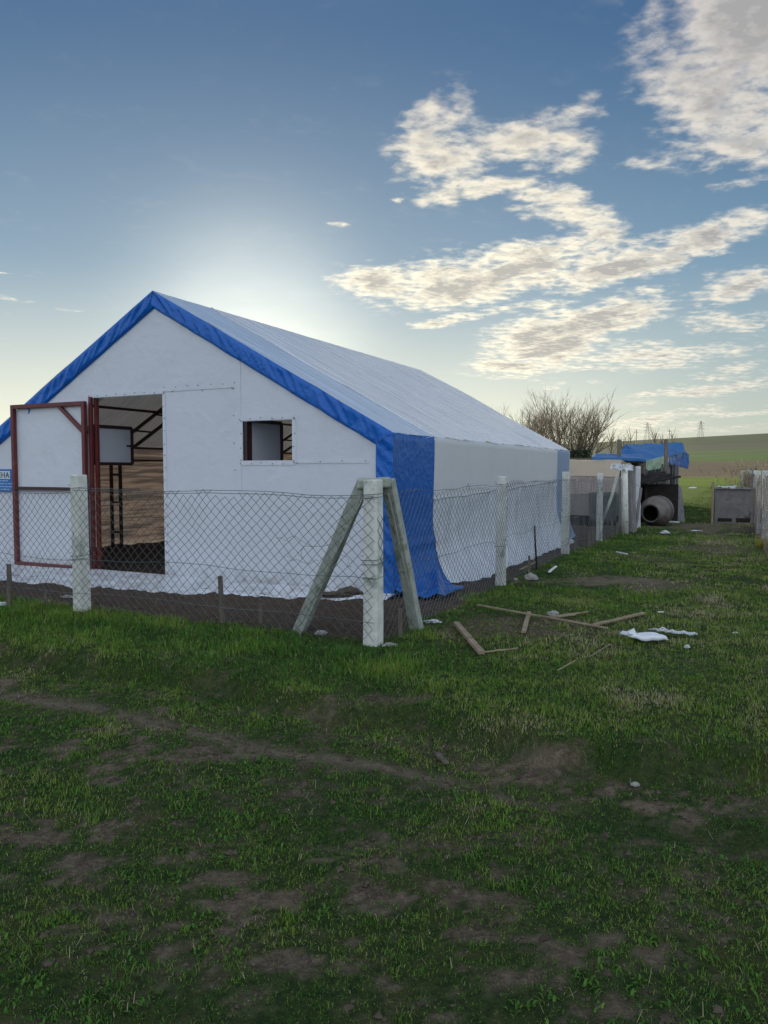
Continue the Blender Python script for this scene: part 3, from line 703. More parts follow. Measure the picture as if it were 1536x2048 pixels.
def build_sign():
    p = wor(-6.84, -.04, 1.24); r = empty('banner_sign', p, -A, label='small blue banner with white name box on the barn wall left of the door', cat='sign')
    b = MB(); b.box((-.62, -.004, 0), (0, .004, .365)); b.build('panel', M['signblue'], r)
    b = MB(); b.box((-.56, -.009, .205), (-.088, -.0045, .335)); b.build('name_box', M['signwhite'], r)
    cu = bpy.data.curves.new('lettering', 'FONT'); cu.body = 'DEHA'; cu.size = .135; cu.extrude = .002; cu.space_character = 1.12; cu.align_x = 'RIGHT'
    tmp = bpy.data.objects.new('tmp', cu); S.collection.objects.link(tmp); dg = bpy.context.evaluated_depsgraph_get()
    me = bpy.data.meshes.new_from_object(tmp.evaluated_get(dg)); bpy.data.objects.remove(tmp)
    me.materials.clear(); me.materials.append(M['signtext']); o = bpy.data.objects.new('lettering', me); S.collection.objects.link(o)
    o.parent = r; o.location = (-.10, -.0125, .225); o.rotation_euler = (pi / 2, 0, 0)
    rs = random.Random(5)
    for z, x0, x1 in ((.165, -.42, -.145), (.118, -.50, -.035), (.070, -.55, -.03), (.025, -.50, -.09)):
        x = x0; b = MB()
        while x < x1:
            wl = rs.uniform(.03, .09); 
            while wl > 0 and x < x1:
                b.box((x, -.0075, z), (min(x + .010, x1), -.0045, z + .021 * rs.uniform(.8, 1.1))); x += .0145; wl -= .0145
            x += .012
        b.build('text_line', M['signlight'], r)
build_sign()
#@@REST
# ------------------------------------------------------------------ fences
def fence_net(b, P0, P1, z0f, z1f, seed, pitch=.105, r=.0027, off=0.0, sagk=1.0):
    """diamond net of bent wire between two ground points; off = sideways offset (world vector)"""
    P0 = Vector(P0); P1 = Vector(P1); L = (P1 - P0).length; d = (P1 - P0) / L; n = Vector((-d.y, d.x, 0))
    cols = int(L / (pitch / 2)); 
    def top(s): return z1f + .035 * nz(s * .9, seed, 0) * sagk + .02 * nz(s * 4, seed, 3) * sagk
    rows = int((z1f + .12 - z0f) / (pitch / 2))
    cache = {}
    def node(i, j):
        k = (i, j)
        if k not in cache:
            s = i * L / cols; z = z0f + j * (pitch / 2) * .97
            g = .5 + .5 * sagk
            bul = (.035 * nz(s * .7, z * 1.3, seed) + .012 * nz(s * 4, z * 4, seed + 5)) * sagk
            s2 = s + .030 * nz(s * 1.6, z * 2, seed + 9) * g + .010 * nz(s * 7, z * 7, seed + 2) * g; z2 = z + .026 * nz(s * 1.3, z * 2.2, seed + 14) * g + .009 * nz(s * 6, z * 6, seed + 22) * g
            p = P0 + d * s2 + n * (off + bul)
            cache[k] = Vector((p.x, p.y, hz(p.x, p.y) + z2))
        return cache[k]
    def seg(a, c):
        dv = (c - a).normalized(); x = dv.cross(Vector((d.y, -d.x, 0))).normalized(); y = dv.cross(x)
        vs = []
        for q in (a, c):
            for t in (0, 2.094, 4.189): vs.append(q + (x * cos(t) + y * sin(t)) * r)
        b.add(vs, [(0, 1, 4, 3), (1, 2, 5, 4), (2, 0, 3, 5)], 0)
    for i in range(cols):
        tp = top(i * L / cols)
        for j in range(rows):
            if (i + j) % 2: continue
            if z0f + (j + 1) * pitch / 2 < tp + .03: seg(node(i, j), node(i + 1, j + 1))
            if j > 0 and z0f + j * pitch / 2 < tp + .03: seg(node(i, j), node(i + 1, j - 1))
    return top
def wire(b, P0, P1, zs, off, r=.0028, seed=0, amp=.03):
    P0 = Vector(P0); P1 = Vector(P1); L = (P1 - P0).length; d = (P1 - P0) / L; n = Vector((-d.y, d.x, 0)); N = int(L / .25) + 2
    pts = []
    for k in range(N + 1):
        s = L * k / N; p = P0 + d * s + n * (off + .02 * nz(s, seed, 1)); pts.append((p.x, p.y, hz(p.x, p.y) + zs + amp * nz(s * .8, seed, zs)))
    b.tube(pts, r, 4)
def post(name, x, y, h, w, mt, parent, rz=-A, lean=(0, 0), bev=.012):
    g = hz(x, y) - .08; b = MB(); b.beam((x, y, g), (x + lean[0], y + lean[1], g + .08 + h), w, w, up=(sin(A), cos(A), 0), taper=.93, n=4, jit=.003)
    return b.build(name, mt, parent, bevel=bev)

def build_near_fence():
    r = empty('chain_link_fence', (0, 0, 0), label='chain link fence on pale concrete posts turning the corner in front of the white barn', cat='fence')
    c = wor(.83, -2.19); 
    for lx, ly, h, w, ln in ((.83, -2.19, 1.53, .148, (0, 0)), (-2.83, -2.28, 1.53, .142, (-.01, .02)), (-6.5, -2.3, 1.5, .14, (0, 0)), (-10.2, -2.3, 1.5, .14, (0, 0)),
                             (.82, 1.70, 1.52, .125, (.01, 0)), (.76, 5.90, 1.55, .14, (0, 0)), (.80, 9.10, 1.54, .13, (0, 0))):
        p = wor(lx, ly); post('post', p.x, p.y, h, w, M['concrete'], r, lean=ln)
    # raking struts of the corner post
    for (fx, fy, tx, ty, sx) in ((-.14, -1.97, .70, -2.10, 1), (.96, -1.46, .90, -2.02, -1)):
        a = wor(fx, fy); a.z = hz(a.x, a.y) - .05; t = wor(tx, ty, 0); t.z = 1.50
        b = MB(); d = (t - a).normalized(); b.beam(a, t, .112, .10, up=(sin(A), cos(A), 0), n=5, jit=.004)
        b.beam(a + Vector((0, -.058, .05)), t + Vector((0, -.058, -.12)), .022, .012, up=(sin(A), cos(A), 0))
        st = b.build('strut', M['concrete2'], r, bevel=.012)
    # rubble knob of mortar tying the heads together
    b = MB(); k = wor(.80, -2.10, 1.475)
    b.beam(k + Vector((-.16, 0, 0)), k + Vector((.15, .02, 0)), .13, .10, n=4, jit=.012); b.build('head_joint', M['concrete2'], r, bevel=.02)
    b = MB(); z1 = 1.40
    fence_net(b, wor(.88, -2.28), wor(-2.83, -2.37), .06, z1, 3); fence_net(b, wor(-2.83, -2.37), wor(-10.2, -2.38), .06, z1 - .03, 8)
    for zz, am in ((1.385, .03), (1.36, .02), (.62, .05), (.22, .03)):
        wire(b, wor(.88, -2.28), wor(-2.83, -2.36), zz, .005, seed=int(zz * 9), amp=am); wire(b, wor(-2.83, -2.36), wor(-10.2, -2.38), zz - .02, .005, seed=int(zz * 7), amp=am)
    b.build('wire_net', M['galv'], r)
    b = MB(); fence_net(b, wor(.90, -2.24), wor(.90, 1.70), .04, 1.42, 12); fence_net(b, wor(.90, 1.70), wor(.85, 5.9), .04, 1.45, 15); fence_net(b, wor(.85, 5.9), wor(.88, 9.1), .04, 1.45, 17, sagk=1.6); fence_net(b, wor(.88, 9.1), wor(.95, 11.3), .04, 1.4, 19, sagk=1.6)
    for zz in (1.38, .66, .2):
        for q in ((.90, -2.24, .90, 1.7), (.90, 1.7, .85, 5.9), (.85, 5.9, .88, 9.1), (.88, 9.1, .95, 11.3)): wire(b, wor(q[0], q[1]), wor(q[2], q[3]), zz, .004, seed=int(q[1] + 30), amp=.03)
    b.build('wire_net', M['galv'], r)
    # binding wire round the posts
    for lx, ly, w, zz in ((.83, -2.19, .15, (1.36, 1.39, .62, .75, .79)), (-2.83, -2.28, .145, (1.38, .58, .62)), (.82, 1.7, .13, (1.40, .55)), (.76, 5.9, .14, (1.41, .7)), (.8, 9.1, .13, (1.3, .6))):
        for z in zz:
            c = wor(lx, ly); h = w / 2 + .006; ux = Vector((cos(A), -sin(A), 0)); uy = Vector((sin(A), cos(A), 0)); g = hz(c.x, c.y)
            pts = [c + ux * (h * a) + uy * (h * bb) + Vector((0, 0, g + z + .01 * k)) for k, (a, bb) in enumerate(((-1, -1), (1, -1), (1, 1), (-1, 1), (-1.02, -1.02)))]
            b = MB(); b.tube(pts, .003, 4); b.build('binding_wire', M['galv'], r)
    rs = random.Random(3)
    for k in range(4):                       # loose curls of wire at the corner
        b = MB()
        c = wor(.80 + rs.uniform(-.9, .1), -2.31 + rs.uniform(-.02, .02)); z = rs.choice((1.35, .7, .75, .8)) + rs.uniform(-.1, .1); R = rs.uniform(.1, .28); a0 = rs.uniform(0, 6)
        b.tube([c + Vector((cos(A), -sin(A), 0)) * (R * cos(a0 + t * .3) + .05 * nz(t, k, 0, .7)) + Vector((0, -.02 + .004 * t, z + hz(c.x, c.y) + R * .5 * sin(a0 + t * .22) + .05 * nz(t, k, 9, .6))) for t in range(9)], .002, 4)
        b.build('loose_wire', M['galv'], r)
build_near_fence()

def stake(lab, px, py, h, w=.05, name='wooden_stake', mt='oldwood', lean=(0, 0), cat='stake', group='stakes along the near fence'):
    x, y = G(px, py); g = hz(x, y); r = MB()
    r.beam((x, y, g - .1), (x + lean[0], y + lean[1], g + h), w, w * .7, up=(0, 1, 0), taper=.8, n=3, jit=.003)
    return r.build(name, M[mt], None, bevel=.004, label=lab, cat=cat, group=group)
stake('grey wooden stake at the left edge of the photo by the fence foot', 20, 1212, .50, .055)
stake('short thin stump of a stake left of the fence post by the open door', 92, 1213, .19, .035)
stake('tall narrow wooden stake standing before the wall right of the doorway', 447, 1247, .50, .055, lean=(-.03, 0))
stake('short rounded stake between the tall stake and the leaning fence strut', 521, 1248, .20, .05)
stake('low dark stake in the soil just right of the corner fence post', 800, 1272, .28, .05)
stake('thin dark steel rod leaning by the side fence beyond its second post', 1074, 1142, .70, .030, 'steel_rod', 'dark', (-.05, 0), 'rod')
stake('small grey peg beside the pale stone near the steel rod', 1058, 1158, .33, .04)
for px, py, h, lab in ((1150, 1102, .28, 'nearest of the short pegs past the third side post'), (1178, 1092, .34, 'stub of timber between the third and fourth side posts, second in its row'),
                       (1186, 1089, .30, 'stub of timber touching the foot of the fourth side post on its left'), (1210, 1078, .36, 'short stub just right of the fourth side post'), (1224, 1072, .42, 'tallest stub before the weathered pillars'),
                       (1234, 1068, .30, 'last low stub at the foot of the weathered pillars')):
    stake(lab, px, py, h, .05)

# ------------------------------------------------------------------ timber and litter on the grass
def plank(lab, a, c, w, h, z=.02, name='plank', mt='newwood', lift=(0, 0), cat='plank', group='loose timber on the grass'):
    x0, y0 = G(*a); x1, y1 = G(*c); b = MB()
    b.beam((x0, y0, hz(x0, y0) + z + lift[0]), (x1, y1, hz(x1, y1) + z + lift[1]), w, h, n=5, jit=.002)
    return b.build(name, M[mt], None, bevel=.003, label=lab, cat=cat, group=group)
plank('thick pale batten pointing at the camera, nearest to the corner post', (912, 1257), (963, 1313), .055, .035, .04)
plank('long thin batten slanting across the others from upper left', (955, 1221), (1215, 1269), .020, .018, .06, lift=(0, .0))
plank('short upright looking piece lying across under the long thin batten', (1058, 1229), (1047, 1273), .045, .02, .035)
plank('thin lath running right behind the long batten', (1098, 1243), (1176, 1232), .025, .015, .045)
plank('second thin lath close in front of the lath behind the long batten', (1094, 1246), (1150, 1239), .025, .015, .045)
plank('broad brown board end lying right of the long batten', (1186, 1260), (1288, 1233), .045, .02, .04)
plank('thin lath touching the near end of the thick batten', (968, 1312), (1036, 1303), .016, .012, .04)
plank('short pale stick alone on the grass below the timber', (1115, 1350), (1152, 1333), .010, .008, .045, mt='newwood')
plank('faint thin stick in the grass right of the short pale stick', (1178, 1324), (1222, 1300), .007, .006, .04)
plank('pale curved root piece lying at the edge of the wheel track', (872, 1458), (893, 1479), .03, .02, .02, name='root', mt='oldwood', cat='root')
plank('pale stick leaning in the soil inside the side fence', (1040, 1148), (1072, 1134), .03, .02, .06)
plank('short white stick on the grass near the steel rod', (1098, 1150), (1112, 1141), .035, .02, .05, mt='foam')
plank('white plank in front of the dark hut beside the mixer drum', (1336, 1046), (1358, 1047), .08, .04, .05, mt='foam')
plank('thin white stick far down the lane beyond the stone', (1233, 1110), (1254, 1116), .03, .02, .05, mt='foam')

def lump(lab, px, py, sx, sy, sz, mt='stone', name='stone', cat='stone', group=None, seed=0, fold=.25, rz=0):
    if cat == 'scrap': sx *= .75; sy *= .75; sz *= .7
    x, y = G(px, py); bm = bmesh.new(); bmesh.ops.create_icosphere(bm, subdivisions=3, radius=1)
    for v in bm.verts:
        n = 1 + fold * mnoise.noise(v.co * 1.6 + Vector((seed, 0, 0))) + fold * .5 * mnoise.noise(v.co * 4 + Vector((0, seed, 0)))
        q = v.co * n; q = Vector((q.x * sx, q.y * sy, max(q.z, -.3) * sz)); c, s_ = cos(rz), sin(rz)
        v.co = Vector((q.x * c - q.y * s_, q.x * s_ + q.y * c, q.z))
    me = bpy.data.meshes.new(name); bm.to_mesh(me); bm.free(); me.materials.append(M[mt])
    o = bpy.data.objects.new(name, me); S.collection.objects.link(o); o.location = (x, y, hz(x, y) + sz * .25 + .01)
    return tag(o, lab, cat, group)
lump('pale stone lying at the foot of the side fence by the small peg', 1061, 1163, .10, .07, .07, seed=1, group='pale stones')
lump('small pale stone just left of the bigger one by the side fence', 1031, 1165, .03, .03, .03, seed=2, group='pale stones')
lump('flat pale stone in the grass between the long batten and the lath behind it', 1106, 1232, .07, .05, .035, seed=3, group='pale stones')
lump('crushed whitish rubble at the right of the corner fence post foot', 780, 1290, .07, .04, .025, seed=4, group='pale stones')
lump('pale stone peeping from grass between the left strut and the corner post', 642, 1262, .06, .04, .03, seed=5, group='pale stones')
lump('pale stone sitting alone at the edge of the wheel track', 1271, 1520, .026, .02, .012, seed=6, group='pale stones')
lump('crumpled whitish plastic lying by the foot of the right strut', 866, 1246, .10, .05, .03, 'ragwhite', 'plastic_scrap', 'scrap', seed=7, fold=.7)
lump('white plastic scrap on the lane in front of the mixer drum', 1330, 1067, .13, .08, .07, 'ragwhite', 'plastic_scrap', 'scrap', seed=8, fold=.6)
lump('flat white scrap right of the one before the mixer drum', 1393, 1062, .20, .06, .025, 'ragwhite', 'plastic_scrap', 'scrap', seed=9, fold=.6)
lump('small white scrap far off in the shaded grass beside the blue shed', 1385, 983, .35, .1, .12, 'foam', 'plastic_scrap', 'scrap', seed=10, fold=.4)
lump('small white lump below the crumpled rag on the grass', 1374, 1297, .035, .03, .03, 'ragwhite', 'plastic_scrap', 'scrap', seed=11, fold=.5)
lump('small white scrap at the left edge of the photo on the grass', 4, 1212, .09, .05, .04, 'ragwhite', 'plastic_scrap', 'scrap', seed=12, fold=.6)
lump('small pale scraps on the soil between the left post and the barn', 135, 1200, .10, .05, .03, 'stone', 'plastic_scrap', 'scrap', seed=13, fold=.6)
lump('tiny white scrap in the grass behind the white foam tray', 1322, 1225, .05, .02, .015, 'foam', 'plastic_scrap', 'scrap', seed=14, fold=.4)
lump('tiny white fleck on the grass right of the crumpled rag', 1471, 1271, .04, .02, .015, 'foam', 'plastic_scrap', 'scrap', seed=15, fold=.4)
def build_litter():
    x, y = G(1288, 1288); g = hz(x, y)      # broken foam tray
    b = MB(); rz = radians(6); r = empty('foam_tray', (x, y, g + .03), rz, label='torn white foam tray lying on the grass beside a crumpled rag', cat='tray')
    def tp(u, v):
        w = .34 * (u - .5) - .05 * (v - .5); d = .17 * (v - .5); e = min(u, 1 - u, v, 1 - v)
        z = .035 * min(1, e * 16) + .012 * nz(u * 4, v * 4, 0)
        if u < .22: z += (.22 - u) * .12; d += .08 * (.22 - u)
        return (w, d, z)
    b.grid(tp, 26, 14); b.build('shell', M['foam'], r, thick=.010)
    b = MB(); b.grid(lambda u, v: (-.17 + .07 * u + .02 * v, -.06 + .10 * v, .055 + .03 * u * v + .015 * nz(u * 5, v * 5, 3)), 8, 8); b.build('torn_flap', M['foam'], r, thick=.008)
    b = MB(); rs = random.Random(4)
    x0, y0 = G(1298, 1270); x1, y1 = G(1400, 1280)
    for k in range(7):
        pts = []
        for i in range(14):
            t = i / 13; x = x0 + (x1 - x0) * t + .03 * nz(i * .5, k * 3, 0); y = y0 + (y1 - y0) * t + .12 * nz(i * .35, k * 2 + 5, 3) + rs.uniform(-.02, .02)
            pts.append((x, y, hz(x, y) + .05 + .035 * abs(nz(i * .6, k, 7))))
        a = rs.randint(0, 4); c = rs.randint(9, 14); b.tube(pts[a:c], [.008 + .012 * abs(nz(i * .7, k, 1)) for i in range(c - a)], 6)
    b.build('crumpled_rag', M['ragwhite'], None, label='twisted dirty white rag strung out on the grass right of the tray', cat='rag')
build_litter()
lump('dark clods of soil thrown on the hem of the barn skirt', 688, 1198, .26, .10, .07, 'crumb', 'soil_clods', 'soil', seed=31, fold=.9)

# ------------------------------------------------------------------ trees
def bare_tree(name, base, H, spread, seed, label, stems=7, twig=.0042):
    rs = random.Random(seed); r = empty(name, base, label=label, cat='tree', group='bare trees behind the barn')
    tb = MB(); cb = MB()
    def grow(p, d, L, rad, lvl):
        n = 4 if lvl < 2 else 3; pts = [p]; dd = d.copy()
        for i in range(n):
            dd = (dd + Vector((rs.uniform(-.10, .10), rs.uniform(-.10, .10), rs.uniform(-.02, .10)))).normalized(); pts.append(pts[-1] + dd * (L / n))
        (tb if lvl == 0 else cb).tube(pts, [max(rad * (1 - .55 * i / n), twig * .6) for i in range(n + 1)], 5 if lvl < 2 else 3, m=0 if lvl < 2 else 1)
        if lvl >= 4: return
        for k in range({0: 5, 1: 4, 2: 4, 3: 3}[lvl]):
            t = rs.uniform(.5 if lvl == 0 else .3, 1); q = pts[0].lerp(pts[-1], t) if n < 2 else pts[min(int(t * n), n - 1)].lerp(pts[min(int(t * n) + 1, n)], (t * n) % 1)
            a = rs.uniform(0, 2 * pi); sw = rs.uniform(.28, .55); side = dd.orthogonal().normalized(); side = Matrix.Rotation(a, 3, dd) @ side
            grow(q, (dd * (1 - sw * .5) + side * sw + Vector((0, 0, .10))).normalized(), L * rs.uniform(.52, .70), rad * .55, lvl + 1)
    for s in range(stems):
        a = 2 * pi * s / stems + rs.uniform(-.3, .3); o = rs.uniform(.15, 1) * spread
        grow(Vector((.12 * cos(a), .12 * sin(a), -.1)), Vector((cos(a) * o, sin(a) * o, 1)).normalized(), H * rs.uniform(.40, .52), .05, 0)
    tb.build('trunk', M['bark'], r); cb.build('branches', [M['bark'], M['twig']], r)
p = D(1138, 925, 34); bare_tree('bare_tree', (p.x, p.y, hz(p.x, p.y)), 5.2, .46, 5, 'larger bare tree with fanned upright branches behind the barn end', 9)
p = D(1058, 925, 40); bare_tree('bare_tree', (p.x, p.y, hz(p.x, p.y)), 6.0, .42, 11, 'smaller bare tree half hidden by the barn roof, left of the larger one', 6)
def build_evergreen():
    p = D(1157, 940, 33); z0 = hz(p.x, p.y); rs = random.Random(9); r = empty('evergreen_shrub', (p.x, p.y, z0), label='dark evergreen shrub at the foot of the larger bare tree', cat='shrub')
    b = MB()
    for k in range(6): b.tube([(rs.uniform(-.2, .2), rs.uniform(-.2, .2), 0), (rs.uniform(-.6, .6), rs.uniform(-.4, .4), 1.9)], [.03, .01], 5)
    b.build('stems', M['bark'], r)
    b = MB()
    for k in range(3600):
        a = rs.uniform(0, 2 * pi); q = rs.random() ** .5; h = rs.uniform(.6, 2.45); w = .62 * sin(pi * min(1, (h - .3) / 2.7)) ** .5 * (1 + .35 * mnoise.noise(Vector((a * 1.2, h * 1.6, 0))))
        c = Vector((cos(a) * q * w, sin(a) * q * w * .8, h + .25 * mnoise.noise(Vector((a, q * 3, 2))))); n = Vector((rs.gauss(0, 1), rs.gauss(0, 1), rs.gauss(.3, 1))).normalized(); u = n.orthogonal().normalized() * .055; v = n.cross(u)
        b.add([c - u, c - v * .5, c + u, c + v * .5], [(0, 1, 2, 3)])
    b.build('foliage', M['evergreen'], r)
build_evergreen()

# ------------------------------------------------------------------ sheets with folds between four corners
def sheet(b, c, amp=.03, f=3.0, seed=0, nu=22, nv=14, m=0, rag=0.0):
    c = [Vector(q) for q in c]; nrm = (c[1] - c[0]).cross(c[3] - c[0]).normalized(); dn = (c[3] - c[0]).normalized()
    def fn(u, v):
        p = (c[0] * (1 - u) + c[1] * u) * (1 - v) + (c[3] * (1 - u) + c[2] * u) * v
        k = nz(p.x * f, p.y * f, p.z * f + seed)
        return p + nrm * (amp * k + amp * .5 * nz(p.x * f * 3, p.y * f * 3, p.z * f * 3 + seed)) + dn * (rag * v * nz(u * 9, seed, 0))
    return b.grid(fn, nu, nv, m)
def L3(lx, ly, z): w = wor(lx, ly); return Vector((w.x, w.y, hz(w.x, w.y) + z))

def build_low_tunnel():
    r = empty('low_animal_shelter', wor(.5, 13.2), label='low shelter under a sagging beige cover behind the barn', cat='shelter')
    I = r.matrix_world
    o = Vector(wor(.5, 13.2)); q = lambda lx, ly, z: L3(lx, ly, z) - o
    b = MB(); x0, x1, y0, y1 = -6, .55, 13.3, 16.5
    sheet(b, (q(x0, y0 + .5, 1.95), q(x1, y0 + .4, 1.86), q(x1, y0, 1.38), q(x0, y0, 1.44)), .03, 2.0, 1, 60, 8, rag=.06)
    sheet(b, (q(x0, y1, 1.8), q(x1, y1, 1.7), q(x1, y0 + .4, 1.86), q(x0, y0 + .5, 1.95)), .04, 1.5, 2, 30, 20); b.build('cover', M['cream'], r)
    b = MB(); sheet(b, (q(x0, y0 + .03, 1.46), q(x1, y0 + .03, 1.40), q(x1, y0 + .03, .88), q(x0, y0 + .03, .90)), .015, 2, 3, 40, 8); b.build('upper_panel', M['pinkgrey'], r)
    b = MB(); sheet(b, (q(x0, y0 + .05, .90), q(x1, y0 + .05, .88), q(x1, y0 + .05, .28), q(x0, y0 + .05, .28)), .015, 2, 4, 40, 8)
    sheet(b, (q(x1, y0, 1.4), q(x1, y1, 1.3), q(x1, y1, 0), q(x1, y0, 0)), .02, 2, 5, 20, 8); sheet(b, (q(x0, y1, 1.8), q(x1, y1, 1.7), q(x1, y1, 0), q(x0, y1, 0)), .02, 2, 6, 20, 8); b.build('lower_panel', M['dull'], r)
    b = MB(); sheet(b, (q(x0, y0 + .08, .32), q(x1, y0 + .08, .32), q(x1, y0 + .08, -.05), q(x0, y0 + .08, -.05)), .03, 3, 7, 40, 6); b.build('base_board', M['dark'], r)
    b = MB(); sheet(b, (q(-.25, y0 - .08, .95), q(.5, y0 - .1, .95), q(.5, y0 - .1, .1), q(-.2, y0 - .12, .1)), .02, 2, 8, 14, 8); b.build('grey_blue_board', M['corr'], r, thick=.02)
build_low_tunnel()

def build_gate_group():
    # weathered pillars at the end of the near fence
    g = 'weathered pillars at the end of the side fence'
    def pil(name, px0, py0, px1, py1, w, d, mt, lab, cat, rnd=False, lean=0):
        x, y = G(px0, py0); top = D(px1, py1, y); z0 = hz(x, y) - .05; b = MB()
        if rnd: b.tube([(x, y, z0), (x + (top.x - x) * .4, y, z0 + (top.z - z0) * .4), (top.x, y, top.z)], [w / 2 * 1.05, w / 2, w / 2 * .9], 14)
        else: b.beam((x, y, z0), (top.x, y + lean, top.z), w, d, up=(0, 1, 0), n=6, jit=.008)
        return b.build(name, M[mt], None, bevel=0 if rnd else .01, label=lab, cat=cat, group=g)
    pil('concrete_pillar', 1250, 1066, 1249, 937, .17, .17, 'concrete', 'stout round pale pillar ending the side fence', 'pillar', rnd=True)
    pil('weathered_board', 1264, 1063, 1262, 934, .20, .05, 'greywood', 'widest grey board beside the round pillar', 'board')
    pil('weathered_board', 1256, 1062, 1257, 940, .05, .04, 'oldwood', 'narrow dark board squeezed between the round pillar and the widest board', 'board', lean=.05)
    pil('weathered_board', 1270, 1063, 1282, 975, .07, .04, 'greywood', 'crooked pale board crossing in front of the white post', 'board')
    pil('weathered_board', 1268, 1064, 1260, 985, .06, .03, 'greywood', 'short pale board leaning left before the widest board', 'board')
    pil('white_post', 1276, 1056, 1276, 932, .12, .10, 'ragwhite', 'square whitish post right of the weathered boards', 'post')
    # raking pole against the fourth post
    a = D(1204, 1045, 17.4); c = D(1237, 945, 17.9); b = MB(); b.tube([a, a.lerp(c, .5) + Vector((.03, 0, .02)), c], [.035, .04, .035], 8)
    b.build('raking_pole', M['concrete2'], None, label='crooked pole leaning from the fourth side post up to the round pillar', cat='pole')
    # plastic thrown over the heads
    b = MB(); sheet(b, (D(1222, 929, 18.4), D(1266, 931, 19.2), D(1264, 941, 19.0), D(1218, 938, 18.3)), .06, 5, 3, 22, 8, rag=.08)
    sheet(b, (D(1222, 929, 18.4), D(1266, 931, 19.2), D(1262, 932, 19.9), D(1224, 929, 19.3)), .05, 5, 4, 22, 8)
    b.build('plastic_wrap', M['ragwhite'], None, thick=.006, label='crumpled white plastic thrown over the heads of the weathered pillars', cat='plastic')
build_gate_group()

def build_drum():
    x, y = 7.72, 21.3; g = hz(x, y); o = Vector((x, y, g + .40)); ax = Vector((.66, .75, .10)).normalized(); o = o - ax * .35
    r = empty('mixer_drum', (x, y, g), label='cement mixer drum lying on its side with its dark mouth towards the camera', cat='drum')
    off = Vector((x, y, g)); b = MB()
    b.lathe([(0, .22), (-.012, .245), (0, .262), (.02, .255), (.24, .40), (.28, .425), (.34, .43), (.60, .43), (.64, .425), (.92, .26), (.98, .10), (.99, 0)], o - off, ax, 40); b.build('shell', M['drum'], r)
    b = MB(); b.lathe([(0, .22), (.02, .225), (.24, .38), (.60, .40), (.90, .2), (.91, 0)], o - off, ax, 32); b.build('inside', M['drumin'], r)
    b = MB(); b.lathe([(.44, .43), (.44, .445), (.48, .445), (.48, .43)], o - off, ax, 40); b.lathe([(-.012, .235), (-.02, .25), (-.01, .265), (.02, .262)], o - off, ax, 36); b.build('hoop', M['corr'], r)
build_drum()

def build_hut():
    r = empty('dark_hut', (8.7, 22.8, 0), label='small dark hut with a black board front and a slanting slab roof', cat='hut'); o = Vector((8.7, 22.8, 0))
    b = MB(); f0 = D(1292, 972, 22.6); f1 = D(1352, 968, 22.9)
    b.beam((f0.x, 22.6, 0), (f0.x, 22.6, f0.z), .08, .08); b.box((f0.x, 22.7, -.05), (f1.x, 22.74, f1.z))
    b.v = [tuple(Vector(v) - o) for v in b.v]; b.build('front_board', M['dark'], r)
    b = MB(); b.box((f0.x + .05, 22.76, -.05), (f1.x - .05, 24.4, 1.05)); b.v = [tuple(Vector(v) - o) for v in b.v]; b.build('body', M['dark'], r)
    b = MB(); P = [D(1284, 968, 22.4), D(1350, 952, 22.6)]
    for k in range(5):
        dz = Vector((random.uniform(-.06, .06), .38 * k, .03 * k)); b.beam(P[0] - o + dz, P[1] - o + dz, .42, .05, n=6, jit=.02)
    b.build('slab_roof', M['dark'], r)
    g = 'boards leaning on the dark hut'
    for px0, px1, top, mt, lab in ((1353, 1350, 968, 'greywood', 'darker board leaning on the right side of the dark hut'), (1362, 1357, 972, 'greywood', 'pale broad board leaning on the right side of the dark hut, outermost'),
                                   (1345, 1344, 970, 'oldwood', 'narrow brown board at the right edge of the dark hut front'), (1297, 1299, 985, 'greywood', 'short board propped on the left of the dark hut behind the drum'), (1288, 1290, 978, 'oldwood', 'thin dark board left of the short propped one by the drum')):
        x, y = G(px0, 1043); t = D(px1, top, y + .25); b = MB(); b.beam((x, y - .1, hz(x, y) - .03), t, .12 if 'broad' not in lab else .17, .03, up=(0, 1, 0), n=4, jit=.006)
        b.build('leaning_board', M[mt], None, bevel=.004, label=lab, cat='board', group=g)
build_hut()

